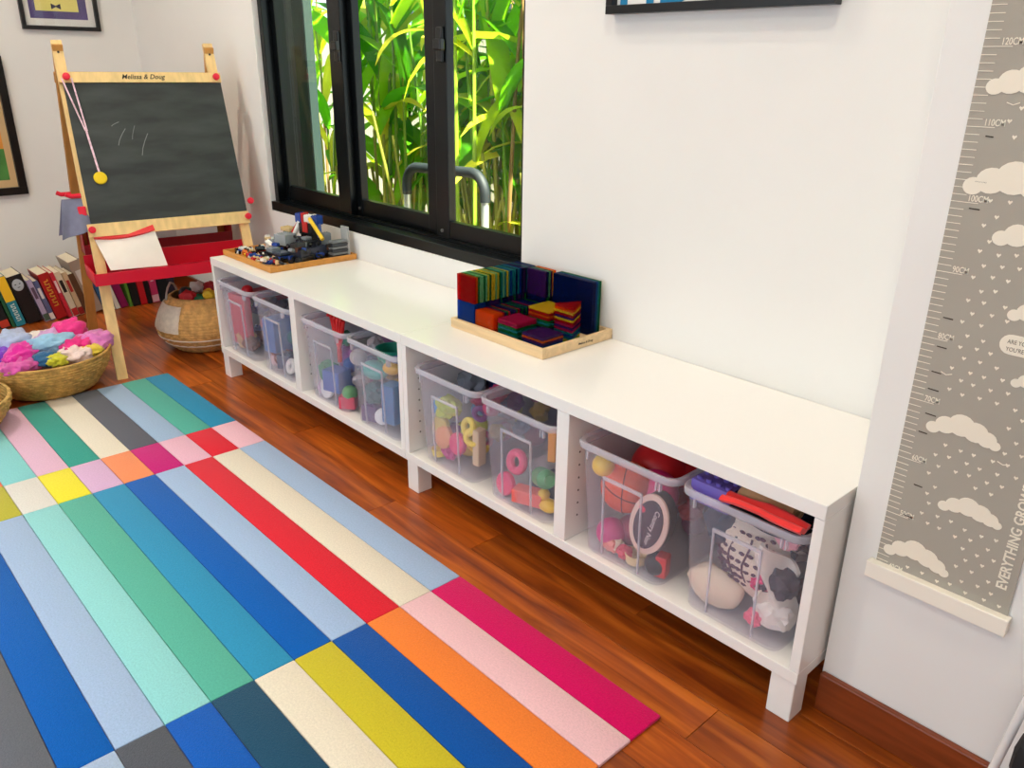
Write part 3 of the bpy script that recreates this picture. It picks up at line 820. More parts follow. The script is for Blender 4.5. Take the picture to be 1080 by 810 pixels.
def tile_mesh(a, h, t, colour, shape='sq'):
    k = (a, h, t, colour, shape)
    if k not in _tile:
        b = BM()
        if shape == 'sq':
            box(b, -a / 2, a / 2, -h / 2, h / 2, -t / 2, t / 2, 0.0008)
        else:
            prism(b, [(-a / 2, -h / 2), (a / 2, -h / 2), (-a / 2 if shape == 'tri' else 0, h / 2)], -t / 2, t / 2, 'xy')
        me = to_mesh('magnetic_tile', b); me.materials.append(tile_plastic(TC[colour])); _tile[k] = me
    return _tile[k]
ORD = ['first', 'second', 'third', 'fourth', 'fifth', 'sixth', 'seventh', 'eighth', 'ninth', 'tenth', 'eleventh', 'twelfth', 'thirteenth', 'fourteenth', 'fifteenth', 'sixteenth', 'seventeenth', 'eighteenth', 'nineteenth', 'twentieth'] + ['twenty-' + w for w in ('first', 'second', 'third', 'fourth', 'fifth', 'sixth', 'seventh', 'eighth', 'ninth')] + ['thirtieth'] + ['thirty-' + w for w in ('first', 'second', 'third')]
def tile(P, rot, colour, i, where, a=0.073, h=0.073, t=0.0062, shape='sq'):
    kind = {'sq': 'square', 'tri': 'triangular', 'iso': 'triangular'}[shape] if a < .1 else 'large square'
    o = solo('magnetic_tile', tile_mesh(a, h, t, colour, shape), None, P, '%s %s tile, %s %s' % (colour, kind, ORD[i], where), 'magnetic tile', 'magnetic tiles on the wooden tray', world=False, rot=rot)
UP = (math.pi / 2, 0, 0)
z0 = TT + 0.0066
A = 0.071
seqT = ['red', 'orange', 'green', 'mint', 'mint', 'green', 'mint', 'yellow', 'green', 'yellow', 'yellow', 'mint', 'yellow', 'green', 'teal', 'mint', 'teal', 'yellow', 'teal', 'blue', 'teal', 'teal', 'navy', 'teal', 'blue', 'navy', 'purple', 'navy', 'teal', 'purple', 'navy', 'blue', 'navy']
for i in range(33):
    y = 0.1575 + 0.0068 * i
    tile((1.285, y, z0 + A / 2), UP, 'blue' if i < 6 else random.choice(('navy', 'purple', 'green', 'navy')), i, 'from the front in the lower tall row', A, A)
    tile((1.285, y, z0 + A * 1.5 + 0.0006), UP, seqT[i], i, 'from the front in the upper tall row', A, A)
for i in range(26):
    y = 0.1575 + 0.0068 * i
    tile((1.3605, y, z0 + A / 2 - .006), UP, 'orange' if i < 5 else random.choice(('red', 'navy', 'purple', 'navy', 'green')), i, 'from the front in the low orange row', A, A - .012)
for i in range(6):
    y = 0.345 + 0.0068 * i
    tile((1.3605, y, z0 + A / 2), UP, random.choice(('navy', 'purple', 'green')), i, 'from the front behind the orange row, lower layer', A, A)
    tile((1.3605, y, z0 + A * 1.5 + .0006), UP, ('purple', 'navy', 'mint', 'purple', 'yellow', 'orange')[i], i, 'from the front behind the orange row, upper layer', A, A)
for i in range(5):
    tile((1.4855, 0.356 + 0.0068 * i, z0 + 0.0715), UP, ('navy', 'navy', 'blue', 'teal', 'green')[i], i, 'from the front against the wall', 0.143, 0.143)
def stack(x, y, seq, a, where, rz=0.0, shape='sq', z=None):
    for i, c in enumerate(seq):
        tile((x, y, (z or z0) + 0.0033 + 0.0066 * i), (0, 0, rz), c, i, 'from the bottom of ' + where, a, a, 0.0062, shape)
stack(1.4395, 0.199, ['green', 'green', 'teal', 'green', 'teal', 'green', 'pink', 'pink'], 0.071, 'the pink topped stack')
stack(1.5370, 0.195, ['yellow', 'teal', 'blue', 'purple', 'orange', 'purple'], 0.073, 'the low purple topped corner stack')
stack(1.4760, 0.2750, ['navy', 'purple', 'blue', 'green', 'navy', 'green', 'teal', 'green', 'red', 'orange', 'red', 'yellow'], 0.073, 'the yellow topped stack')
stack(1.5470, 0.2900, ['mint', 'yellow', 'teal', 'blue', 'teal', 'pink', 'purple', 'pink', 'red', 'yellow', 'purple', 'red', 'yellow', 'orange', 'red'], 0.064, 'the triangle stack by the lettered side', 0.0, 'iso')

# ------------------------------------------------------------------ tray of building bricks
BT = root('brick_tray', (0.185, 0.222, TT), 'honey brown wooden tray full of building bricks beside the easel', 'tray')
HON = M((205, 140, 60), 0.45, var=.12, vscale=8, stretch=(1, 8, 8), name='honey_wood')
traybox(BT, 0.000, 0.372, 0.052, 0.392, TT, 0.020, 0.008, HON)
bz = TT + 0.0064
LEGO = {'red': (190, 30, 30), 'white': (236, 234, 226), 'yellow': (240, 200, 50), 'black': (22, 22, 24), 'grey': (130, 136, 140), 'orange': (230, 120, 50), 'blue': (40, 70, 150), 'tan': (215, 190, 140), 'green': (60, 110, 60), 'brown': (96, 56, 34)}
_lg = {}
def lego_mesh(nx, ny, c):
    k = (nx, ny, c)
    if k not in _lg:
        b = BM(); u = 0.008
        box(b, -nx * u / 2, nx * u / 2, -ny * u / 2, ny * u / 2, 0, 0.0096, 0.0003)
        for i in range(nx):
            for j in range(ny):
                lathe(b, [(0.0025, 0), (0.0025, 0.0018)], 6, Matrix.Translation((-nx * u / 2 + u * (i + .5), -ny * u / 2 + u * (j + .5), 0.0096)))
        me = to_mesh('building_brick', b); me.materials.append(M(LEGO[c], 0.25)); _lg[k] = me
    return _lg[k]
def loose(x, y, z, c):
    nx, ny = random.choice(((2, 1), (2, 2), (3, 1), (4, 2), (1, 1), (3, 2)))
    solo('building_brick', lego_mesh(nx, ny, c), None, (x, y, z), 'loose %s building brick in the honey brown tray' % c, 'toy brick', 'loose bricks in the honey brown tray', world=False,
         rot=(random.choice((0, 0, .5, 1.4)) , random.choice((0, 0, .4)), random.random() * 3.1))
random.seed(5)
wl = ['black'] * 4 + ['tan', 'tan', 'orange', 'red', 'red', 'yellow', 'white', 'grey', 'brown', 'white', 'blue']
for k in range(90):      # along the front and the easel side
    if k < 62: x, y = random.uniform(0.022, 0.352), random.uniform(0.072, 0.135)
    else: x, y = random.uniform(0.022, 0.09), random.uniform(0.10, 0.36)
    loose(x, y, bz + random.choice((0.0005, 0.0005, 0.006, 0.012)), random.choice(wl))
for k in range(140):     # the dark heap in the middle of the tray
    x, y = random.uniform(0.10, 0.352), random.uniform(0.125, 0.372)
    loose(x, y, bz + 0.0005 + random.random() * .058 * math.sin(math.pi * (y - .06) / .36), random.choice(('black', 'black', 'black', 'black', 'grey', 'grey', 'blue', 'white', 'brown')))
def model(name, loc, lab, cat, boxes, rz=0.0, wheels=(), tubes=()):
    """a brick-built toy: (part name, colour, x0, x1, y0, y1, z0, z1, studs) in its own coordinates"""
    r = root(name, loc, lab, cat, 'brick built models in the honey brown tray', rotz=rz)
    for (pn, c, x0, x1, y0, y1, za, zb, st) in boxes:
        b = BM(); box(b, x0, x1, y0, y1, za, zb, 0.0006)
        if st:
            nx, ny = max(1, int((x1 - x0) / .008)), max(1, int((y1 - y0) / .008))
            for i in range(nx):
                for j in range(ny):
                    lathe(b, [(0.0025, 0), (0.0025, 0.0018)], 6, Matrix.Translation((x0 + (x1 - x0) * (i + .5) / nx, y0 + (y1 - y0) * (j + .5) / ny, zb)))
        part(pn, b, M(LEGO.get(c, c) if isinstance(c, str) else c, 0.25), r, world=False)
    for (x, y, z, rad, w) in wheels:
        b = BM(); lathe(b, [(rad * .5, -w / 2), (rad, -w / 2 + .001), (rad, w / 2 - .001), (rad * .5, w / 2)], 16, Matrix.Translation((x, y, z)) @ Matrix.Rotation(math.pi / 2, 4, 'X'))
        part('wheel', b, M((18, 18, 20), 0.6), r, True, world=False)
    for (pn, c, pts, rad) in tubes:
        b = BM(); tube(b, pts, rad, 8); part(pn, b, M(LEGO[c], 0.3), r, True, world=False)
    r.scale = (1.12, 1.12, 1.12)
    return r
model('toy_truck', (0.150, 0.215, bz + .001), 'grey brick built truck with black wheels in the tray', 'toy truck',
      [('chassis', 'black', -.04, .04, -.022, .022, .010, .020, 0), ('cargo_box', (160, 166, 168), -.008, .044, -.024, .024, .034, .068, 1), ('deck', 'black', -.03, .04, -.02, .02, .020, .034, 0), ('cab', 'grey', -.044, -.012, -.02, .02, .020, .046, 1)], 0.25,
      [(x, s * .026, .011, .011, .009) for x in (-.028, .028) for s in (-1, 1)])
model('toy_car', (0.235, 0.150, bz + .001), 'low black and blue brick built car at the front of the tray', 'toy car',
      [('body', 'black', -.045, .045, -.02, .02, .008, .024, 1), ('bonnet', (70, 78, 92), .0, .045, -.018, .018, .024, .031, 0), ('cabin', 'grey', -.034, -.004, -.016, .016, .024, .038, 0), ('stripe', 'blue', .02, .046, -.0205, .0205, .012, .020, 0)], 0.1,
      [(x, s * .023, .010, .010, .008) for x in (-.03, .03) for s in (-1, 1)])
model('toy_tank', (0.262, 0.255, bz + .001), 'black brick built tank in the middle of the tray', 'toy tank',
      [('hull', 'black', -.04, .06, -.035, .035, .012, .036, 1), ('turret', (34, 36, 42), -.025, .03, -.024, .024, .036, .058, 1), ('hatch', 'grey', -.012, .012, -.012, .012, .058, .066, 1), ('grille', (38, 44, 62), .03, .061, -.034, .034, .018, .042, 1)], 0.15,
      [(x, s * .040, .013, .013, .010) for x in (-.028, .008, .044) for s in (-1, 1)], [('barrel', 'black', [(.0, 0, .05), (-.075, 0, .062)], .005)])
model('toy_robot', (0.200, 0.305, bz + .001), 'tall red, white and blue brick built robot in the tray', 'toy robot',
      [('leg', 'black', -.03, -.008, -.014, .014, .0, .062, 0), ('leg', 'black', .008, .03, -.014, .014, .0, .062, 0), ('torso', 'black', -.032, .032, -.018, .018, .062, .098, 1), ('chest', 'red', -.012, .012, -.021, -.016, .07, .104, 0),
       ('shoulder', 'blue', -.052, -.026, -.014, .014, .098, .126, 1), ('shoulder', 'blue', .026, .052, -.014, .014, .098, .126, 1), ('head', 'white', -.012, .012, -.012, .012, .1, .124, 1), ('shoulder_stripe', 'red', -.026, -.014, -.012, .012, .1, .13, 0), ('shoulder_stripe', 'white', .014, .026, -.012, .012, .1, .128, 0)], 0.2, (),
      [('arm', 'red', [(-.045, 0, .1), (-.07, -.012, .06)], .008), ('arm', 'white', [(-.035, -.01, .1), (-.055, -.024, .05)], .008), ('arm', 'blue', [(.045, 0, .1), (.062, -.012, .06)], .008)])
model('toy_crane', (0.285, 0.322, bz + .001), 'brick built crane with a slanting yellow boom in the tray', 'toy crane',
      [('base', 'black', -.03, .03, -.03, .03, 0, .03, 1), ('mast', 'grey', -.012, .012, -.012, .012, .03, .075, 1)], 0.0, (), [('boom', 'yellow', [(-.045, -.03, .118), (.03, -.03, .062)], .0065)])
model('toy_ramp', (0.328, 0.342, bz + .001), 'silver grey ribbed brick panel standing at the wall end of the tray', 'toy wall',
      [('panel', (168, 170, 168), -.012, .026, .022, .030, 0, .098, 0)] + [('rib', (120, 124, 126) if i % 2 else (60, 64, 70), -.004 + .001 * i, .028, -.034, .022, .004 + .0095 * i, .011 + .0095 * i, 0) for i in range(6)], 0.0)
model('toy_digger', (0.325, 0.195, bz + .001), 'dark grey brick built digger at the corner of the tray', 'toy digger',
      [('chassis', 'black', -.026, .026, -.026, .026, .008, .022, 1), ('engine', (30, 34, 46), -.022, .022, -.022, .022, .022, .044, 1), ('cab', (44, 46, 50), -.024, .004, -.02, .02, .044, .062, 1)], 0.3,
      [(x, s * .03, .012, .012, .008) for x in (-.016, .016) for s in (-1, 1)])
model('toy_tower', (0.050, 0.300, bz + .001), 'olive brick built tower at the easel end of the tray', 'toy tower',
      [('base', 'brown', -.022, .022, -.02, .02, 0, .022, 1), ('shaft', 'green', -.014, .014, -.014, .014, .022, .054, 1), ('crown', 'tan', -.026, .02, -.016, .016, .054, .066, 1)], 0.2)
model('toy_gate', (0.078, 0.200, bz + .001), 'cream brick built gate in the tray', 'toy gate',
      [('post', 'white', -.022, -.012, -.008, .008, 0, .05, 1), ('post', 'white', .012, .022, -.008, .008, 0, .044, 1), ('beam', 'tan', -.024, .024, -.009, .009, .036, .044, 1)], -0.2)
# ------------------------------------------------------------------ chalkboard easel
PHI = math.radians(81.9)
EW = Vector((math.cos(PHI), math.sin(PHI), 0)); EN = Vector((math.sin(PHI), -math.cos(PHI), 0)); EZ = Vector((0, 0, 1))
E0 = Vector((-0.201, -0.330, 0)); TAU = math.radians(15.55)
WB, WT, TL = 0.608, 0.564, 1.237
UPF = EZ * math.cos(TAU) - EN * math.sin(TAU)
NF = EN * math.cos(TAU) + EZ * math.sin(TAU)            # outward normal of the front frame
EB = E0 - EN * (2 * TL * math.sin(TAU)); UPB = EZ * math.cos(TAU) + EN * math.sin(TAU); NB = -EN * math.cos(TAU) + EZ * math.sin(TAU)
def wid(s): return WB + (WT - WB) * s / TL
def ef(s, u, out=0.0):      # point on the front frame, u from 0 (left) to 1 (right)
    w = wid(s); return E0 + UPF * s + EW * ((WB - w) / 2 + u * w) + NF * out
def eb(s, u, out=0.0):
    w = wid(s); return EB + UPB * s + EW * ((WB - w) / 2 + u * w) + NB * out
ec = (E0 + EB) / 2 + EW * WB / 2
PINE = M((236, 202, 138), 0.5, var=.12, vscale=6, stretch=(8, 8, 1), name='pine_wood')
PINED = M((198, 142, 70), 0.55, var=.12, vscale=6, stretch=(8, 8, 1), name='pine_wood_amber')
REDP = M((226, 20, 52), 0.35, name='red_plastic')
easel = root('chalkboard_easel', tuple(ec), 'wooden double sided easel with a black chalkboard and red tray', 'easel')
def quadslab(bm, fn, s0, s1, u0, u1, o0, o1):
    vs = [bm.verts.new(fn(s, u, o)) for o in (o0, o1) for s in (s0, s1) for u in (u0, u1)]
    for f in ((0, 1, 3, 2), (4, 6, 7, 5), (0, 4, 5, 1), (2, 3, 7, 6), (0, 2, 6, 4), (1, 5, 7, 3)): bm.faces.new([vs[i] for i in f])
LW = 0.036 / 0.59
for fn, mt in ((ef, PINE), (eb, PINED)):
    for u0, u1 in ((0, LW), (1 - LW, 1)):
        b = BM()
        quadslab(b, fn, 0.0, TL - (0.012 if fn is eb else 0), u0, u1, -0.020, 0.0)
        for v in b.verts:
            if v.co.z < 0.01: v.co.z = max(v.co.z, 0.0)
        part('leg', b, mt, easel)
    b = BM(); quadslab(b, fn, 0.5345, 0.582, -0.004, 1.004, 0.0003, 0.016); part('lower_rail', b, mt, easel)
    b = BM(); quadslab(b, fn, 1.086, 1.122, -0.004, 1.004, 0.0003, 0.016); part('top_rail', b, mt, easel)
# chalk dust on the board
CH_ = bpy.data.materials.new('chalkboard_paint'); CH_.use_nodes = True
nt = CH_.node_tree; pb = nt.nodes['Principled BSDF']; pb.inputs['Roughness'].default_value = 0.7
tcn = nt.nodes.new('ShaderNodeTexCoord'); mpn = nt.nodes.new('ShaderNodeMapping'); mpn.inputs['Scale'].default_value = (1, 1.2, 5); mpn.inputs['Rotation'].default_value = (0.5, 0, 0)
nzn = nt.nodes.new('ShaderNodeTexNoise'); nzn.inputs['Scale'].default_value = 4; nzn.inputs['Detail'].default_value = 6
crn = nt.nodes.new('ShaderNodeValToRGB'); crn.color_ramp.elements[0].position = .35; crn.color_ramp.elements[1].position = .9
crn.color_ramp.elements[0].color = (*lin((44, 48, 48)), 1); crn.color_ramp.elements[1].color = (*lin((72, 78, 76)), 1)
nt.links.new(tcn.outputs['Object'], mpn.inputs[0]); nt.links.new(mpn.outputs[0], nzn.inputs[0]); nt.links.new(nzn.outputs[0], crn.inputs[0]); nt.links.new(crn.outputs[0], pb.inputs['Base Color'])
b = BM(); quadslab(b, ef, 0.5825, 1.0855, 0.022, 1.0, 0.001, 0.010); cbo = part('chalkboard', b, CH_, easel)
b = BM()
for s0, u0, s1, u1, w in ((0.86, .27, .92, .33, .0012), (.82, .40, .90, .46, .0012), (.93, .25, .945, .30, .0010), (.88, .36, .93, .39, .0008)):
    q = [ef(s0 + (s1 - s0) * t, u0 + (u1 - u0) * (t ** 1.4), 0.0102) for t in (0, .33, .66, 1)]
    for a, c in zip(q, q[1:]): bar(b, a, c, UPF.cross(NF), w * 2, 0.0004)
part('chalk_strokes', b, M((128, 134, 132), 0.95), cbo)
b = BM(); quadslab(b, eb, 0.5825, 1.0855, 0.0, 1.0, 0.001, 0.008); part('back_board', b, M((132, 84, 40), 0.7, name='hardboard'), easel)
def knob(P, n, r=0.013, l=0.018):
    b = BM(); z = Vector(n).normalized(); x = z.orthogonal().normalized(); y = z.cross(x)
    lathe(b, [(r * .6, 0), (r * .6, l * .4), (r, l * .45), (r * .95, l * .9), (r * .6, l)], 14, basis(P, x, y, z)); part('knob', b, REDP, easel, True)
for s, u in ((1.104, LW * .7), (1.104, 1 - LW * .5), (0.56, LW * .3), (0.56, 1 - LW * .1), (0.62, 1.03)): knob(ef(s, u, 0.016), NF)
for u in (LW * .5, 1 - LW * .5):
    b = BM(); lathe(b, [(0.004, 0), (0.004, 0.003)], 10, basis(ef(1.195, u, 0.0), EW, UPF, NF)); part('bolt', b, M((60, 45, 35), .4), easel, True)
t = text_bm('Melissa & Doug', 0.024, 0.0003, 0.0003, 'CENTER', 0.3)
part('lettering', place(t, basis(ef(1.098, 0.50, 0.0163), EW, UPF, NF)), M((30, 20, 12), .6), easel)
# trays
def etray(z, n0, n1, u0, u1, hf, hb, mat, sgn=1):
    O = E0 if sgn > 0 else EB
    nn = EN * sgn
    def P(n, u, zz): return O + nn * n + EW * (u * WB) + EZ * zz
    b = BM()
    def slab(n0, n1, ua, ub, z0, z1, tilt=0):
        vs = [b.verts.new(P(n + (tilt if zz == z1 else 0), u, zz)) for zz in (z0, z1) for n in (n0, n1) for u in (ua, ub)]
        for f in ((0, 1, 3, 2), (4, 6, 7, 5), (0, 4, 5, 1), (2, 3, 7, 6), (0, 2, 6, 4), (1, 5, 7, 3)): b.faces.new([vs[i] for i in f])
    slab(n0, n1, u0, u1, z, z + .004)
    slab(n1 - .004, n1, u0, u1, z, z + hf, .008)
    slab(n0, n0 + .004, u0, u1, z, z + hb, -.004)
    slab(n0, n1, u0, u0 + .007, z, z + hf); slab(n0, n1, u1 - .007, u1, z, z + hf)
    return part('tray', b, mat, easel)
etray(0.358, -0.240, -0.030, -0.020, 1.020, 0.046, 0.075, REDP)
etray(0.395, -0.230, -0.060, 0.03, 1.0, 0.115, 0.04, M((150, 16, 30), .4), -1)
# red peg holders on the left legs, with the cloth over one of them
for P, dv in ((ef(0.690, 0.0, -.01), -EW), (eb(0.66, 0.0, -.01), -EW)):
    b = BM(); tube(b, [P - dv * .005, P + dv * .035, P + dv * .05 + EZ * .008], 0.0085, 10); part('peg', b, REDP, easel, True)
b = BM(); bar(b, ef(0.615, -.012, -.01), ef(0.65, -.012, -.01), EN, .03, .028, .004); part('bracket', b, REDP, easel)
def gcl(u, v):
    P0 = ef(0.675, -0.028, -0.012)
    a = (u - .5) * 2
    drop = 0.135 * abs(a) ** 1.1
    spread = .055 * abs(a)
    return tuple(P0 + EN * (a * .050) + EW * ((v - .5) * (.075 + .05 * abs(a)) - .012) - EZ * (drop * (1 - .25 * v) - .004) + EN * .010 * math.sin(v * 9 + u * 3) * abs(a))
solo('grey_cloth', sheet(gcl, 22, 12, 0.004), M((118, 120, 142), 0.95, var=.08, vscale=40, bump=.3, bscale=300), tuple(ef(0.60, -.03, 0)), 'blue grey cloth hanging over the easel peg', 'cloth', smooth=True)
# medal on a ribbon
med = root('toy_medal', tuple(ef(0.70, .11, .02)), 'yellow toy medal on a pink ribbon hanging on the chalkboard', 'medal')
kp = ef(1.100, LW * .7, .026); mc = ef(0.745, 0.125, .016); jn = ef(0.915, 0.098, .016)
b = BM()
for off in (-.016, .016):
    bar(b, kp + EW * off - NF * .004, jn + EW * off * .15, EW, .0055, .0012)
bar(b, jn, mc + UPF * .02, EW, .007, .0014)
part('ribbon', b, M((236, 196, 208), .8, var=.3, vscale=90), med)
b = BM(); lathe(b, [(.004, -.003), (.021, -.003), (.023, 0), (.021, .003), (.016, .0035), (.015, .0025), (.002, .0025)], 24, basis(mc, EW, UPF, NF)); part('disc', b, M((240, 205, 20), .35), med, True)
# zip bag in the tray
zb_ = root('zip_pouch', tuple(E0 + EW * .18 - EN * .1 + EZ * .365), 'white mesh zip pouch with a red zipper standing in the red tray', 'pouch')
c4 = [E0 + EN * a + EW * w + EZ * z for a, w, z in ((-.062, .050, .404), (-.062, .250, .398), (-.150, .020, .527), (-.150, .232, .540))]
def zf(u, v):
    p = c4[0] * (1 - u) * (1 - v) + c4[1] * u * (1 - v) + c4[2] * (1 - u) * v + c4[3] * u * v
    return tuple(p + (EN + EZ * .3) * (.012 * math.sin(math.pi * u) * math.sin(math.pi * v) + .003 * math.sin(5 * u + 4 * v)) - EZ * .014 * math.sin(math.pi * u) * v)
part('pouch', sheet(zf, 12, 10, .006), M((232, 222, 214), .7, var=.04, vscale=14), zb_, True)
def zr(u, v): return tuple(Vector(zf(u, .86 + .13 * v)) + (EN + EZ * .4) * .007)
part('zipper', sheet(zr, 12, 2, .013), M((222, 34, 40), .5), zb_, True)
# paper and pens in the far tray
def traything(nm, lab, cat, c, w0, w1, n0, n1, z0, z1, tilt=0.0):
    b = BM(); O = EB + EN * 0
    bar(b, O + EN * (-n0) * -1 * -1 + EW * w0 + EZ * z0, O - EN * n1 + EW * w1 + EZ * z1, EZ, .05, .004, .001)
    return b
for k, (w0, w1, h) in enumerate(((.24, .29, .150), (.29, .41, .098), (.38, .55, .115))):
    b = BM(); P0 = EB + EN * (.19 + .012 * k) + EW * w0 + EZ * .4002
    wv = EW * (w1 - w0)
    pts = [(0, 0), (w1 - w0, 0), (w1 - w0, h * .75), ((w1 - w0) * .45, h), (0, h * .8)]
    bb = BM(); prism(bb, pts, 0, .006, 'xz'); place(bb, basis(P0, EW, -EN, EZ))
    solo('paper_pad', bb, M((236, 232, 224), .9), tuple(P0), ['tall white paper card standing in the far easel tray', 'low white paper pad in the far easel tray', 'torn white paper pad at the wall end of the far easel tray'][k], 'paper')
for k in range(3):
    P0 = EB + EN * .222 + EW * (.27 + .035 * k) + EZ * .478
    b = BM(); tube(b, [P0, P0 + EW * .045 + EZ * .035 - EN * .01], .0035, 8)
    solo('marker_pen', b, M((40, 30, 34), .4), tuple(P0), ['dark marker pen leaning nearest the white card in the easel tray', 'dark marker pen leaning between two others in the easel tray', 'dark marker pen leaning furthest from the white card in the easel tray'][k], 'pen', 'marker pens in the far easel tray', smooth=True)

# ------------------------------------------------------------------ woven baskets
def wov(rgb): return M(rgb, 0.85, var=.28, vscale=45, bump=.5, bscale=160)
def basket(name, c, prof, lab, rgb, rows, seg=90, group='woven seagrass baskets'):
    """prof(t) -> (r, z) for t in 0..1; rows of twisted strands"""
    r = root(name, c, lab, 'basket', group)
    b = BM()
    n = rows * 4
    P = []
    for j in range(n + 1):
        t = j / n; rr, z = prof(t)
        P.append((rr + .0028 * abs(math.sin(math.pi * rows * t)), z))
    def mod(i, j, a): return .0022 * math.cos(i * math.pi * 2 / 3 + (math.pi if (j // 4) % 2 else 0))
    inn = [(rr - .008, z) for rr, z in P[::-1] if z > .006]
    full = P + inn
    lathe(b, full, seg, None, True, lambda i, j, a: mod(i, j, a) if j <= n else 0)
    part('weave', b, wov(rgb), r, True, world=False)
    return r
def p_cloth(t):
    return (0.150 + 0.062 * math.sin(t * math.pi * .5) , 0.002 + 0.128 * t)
CB = (-0.275, -0.535, 0.0088)
rb = basket('seagrass_basket', CB, p_cloth, 'shallow round seagrass basket piled with doll clothes on the rug edge', (206, 160, 84), 12)
b = BM(); torus(b, 0.212, .0055, Matrix.Translation((0, 0, .130)), 48, 8); part('rim', b, wov((198, 152, 80)), rb, True, world=False)
def p_belly(t):
    if t < .5:
        k = t / .5; return (0.115 + 0.070 * math.sin(k * math.pi * .55), 0.002 + .10 * k)
    k = (t - .5) / .5; return (0.184 - 0.062 * k ** 1.6, 0.102 + .125 * k)
BB = (-0.395, 0.100, 0)
rb2 = basket('belly_basket', BB, p_belly, 'round belly basket with a white band and grey handles under the easel', (205, 158, 92), 20)
wpr = [(p_belly(t)[0] + .0075, p_belly(t)[1]) for t in [0.50 + .045 * i for i in range(10)]]
b = BM(); lathe(b, wpr + [(a - .003, z) for a, z in wpr[::-1]], 60, None, False, lambda i, j, a: .0012 * math.cos(i * math.pi))
for f in [f for f in b.faces if not -165 < math.degrees(math.atan2(f.calc_center_median().y, f.calc_center_median().x)) < -52]: b.faces.remove(f)
part('white_band', b, M((214, 202, 184), .85, var=.1, vscale=60), rb2, True, world=False)
for k in (.20, .34):
    b = BM(); rr, z = p_belly(k); torus(b, rr + .003, .0028, Matrix.Translation((0, 0, z)), 60, 6); part('white_cord', b, M((226, 214, 196), .8), rb2, True, world=False)
for sgn in (-1, 1):
    b = BM(); a0 = math.radians(-40)
    dx, dy = math.cos(a0 + math.pi / 2) * sgn, math.sin(a0 + math.pi / 2) * sgn
    ex, ey = math.cos(a0), math.sin(a0)
    tube(b, [(dx * .118 + ex * q * .07, dy * .118 + ey * q * .07, .215 + .055 * (1 - q * q)) for q in (-1, -.8, -.5, 0, .5, .8, 1)], .0045, 8)
    part('handle', b, M((190, 180, 170), .8), rb2, True, world=False)
for k, (dx, dy, dz, s, c, lab) in enumerate(((.03, -.06, .20, .036, (200, 30, 36), 'red toy in the mouth of the belly basket'), (.065, .01, .205, .03, (235, 195, 40), 'yellow toy in the mouth of the belly basket'), (.06, -.03, .19, .028, (30, 110, 70), 'green toy in the mouth of the belly basket'),
        (.075, .045, .195, .022, (40, 90, 190), 'blue toy in the mouth of the belly basket'), (0, .05, .215, .035, (170, 26, 34), 'dark red toy in the mouth of the belly basket'), (-.03, 0, .22, .03, (225, 220, 215), 'white toy in the mouth of the belly basket'), (-.05, -.04, .2, .03, (40, 40, 44), 'black toy in the mouth of the belly basket'), (0, 0, .13, .07, (60, 50, 45), 'brown bundle deep in the belly basket'))):
    b = BM(); ball(b, s, (0, 0, 0), 3, (1, .9, .8), nz=.35, nf=1.8, seed=k * 7.0)
    solo('stuffed_toy', b, M(c, .6), (BB[0] + dx, BB[1] + dy, BB[2] + dz + (.025 if s < .06 else 0)), lab, 'toy', 'toys in the belly basket', smooth=True, world=False)
# sliver of a third basket at the picture edge
CB3 = (-0.050, -0.912, 0.0088)
def p_third(t): return (0.150 + .056 * math.sin(t * math.pi * .5), .002 + .105 * t)
rb3 = basket('seagrass_basket', CB3, p_third, 'seagrass basket next to the doll clothes basket', (200, 158, 88), 10)
b = BM(); ball(b, .13, (0, 0, 0), 3, (1.2, 1.2, .45), nz=.2, nf=2)
solo('green_fabric', b, M((130, 150, 90), .9), (CB3[0], CB3[1], .095), 'green fabric filling the basket next to the doll clothes', 'fabric', smooth=True, world=False)
# doll clothes
cl = [(-.02, -.155, .142, (.070, .06, .040), (128, 64, 205), 'violet doll garment at the end of the clothes pile'), (-.085, -.085, .165, (.075, .07, .050), (178, 192, 226), 'pale blue crumpled garment at the back of the clothes pile'),
      (.045, -.085, .158, (.085, .05, .038), (226, 40, 160), 'hot pink garment across the clothes pile'), (.105, -.105, .142, (.060, .07, .026), (216, 88, 168), 'rose pink garment hanging to the basket rim'),
      (.10, -.02, .146, (.050, .045, .028), (40, 96, 140), 'dark blue patterned garment in the clothes pile'), (.135, .000, .146, (.045, .035, .022), (205, 200, 40), 'lime yellow garment at the front of the clothes pile'),
      (.02, .015, .172, (.085, .045, .034), (150, 196, 224), 'light blue plush garment on top of the clothes pile'), (-.04, .035, .168, (.060, .05, .036), (214, 160, 210), 'lilac garment on the clothes pile'),
      (.115, .065, .146, (.060, .05, .030), (240, 214, 206), 'cream garment draped over the basket rim'), (.06, .095, .160, (.070, .045, .030), (232, 36, 132), 'magenta garment on the clothes pile'),
      (-.06, .105, .178, (.055, .055, .048), (236, 54, 140), 'bright pink knotted garment on top of the clothes pile'), (.03, .155, .150, (.070, .060, .040), (228, 128, 202), 'orchid pink garment at the easel end of the pile'),
      (.105, .130, .146, (.040, .035, .022), (226, 196, 60), 'mustard yellow garment at the basket rim'), (0, 0, .09, (.14, .14, .055), (180, 120, 170), 'mauve garments deep in the clothes basket'), (-.13, .02, .140, (.07, .09, .04), (240, 232, 226), 'white garment at the back of the clothes pile')]
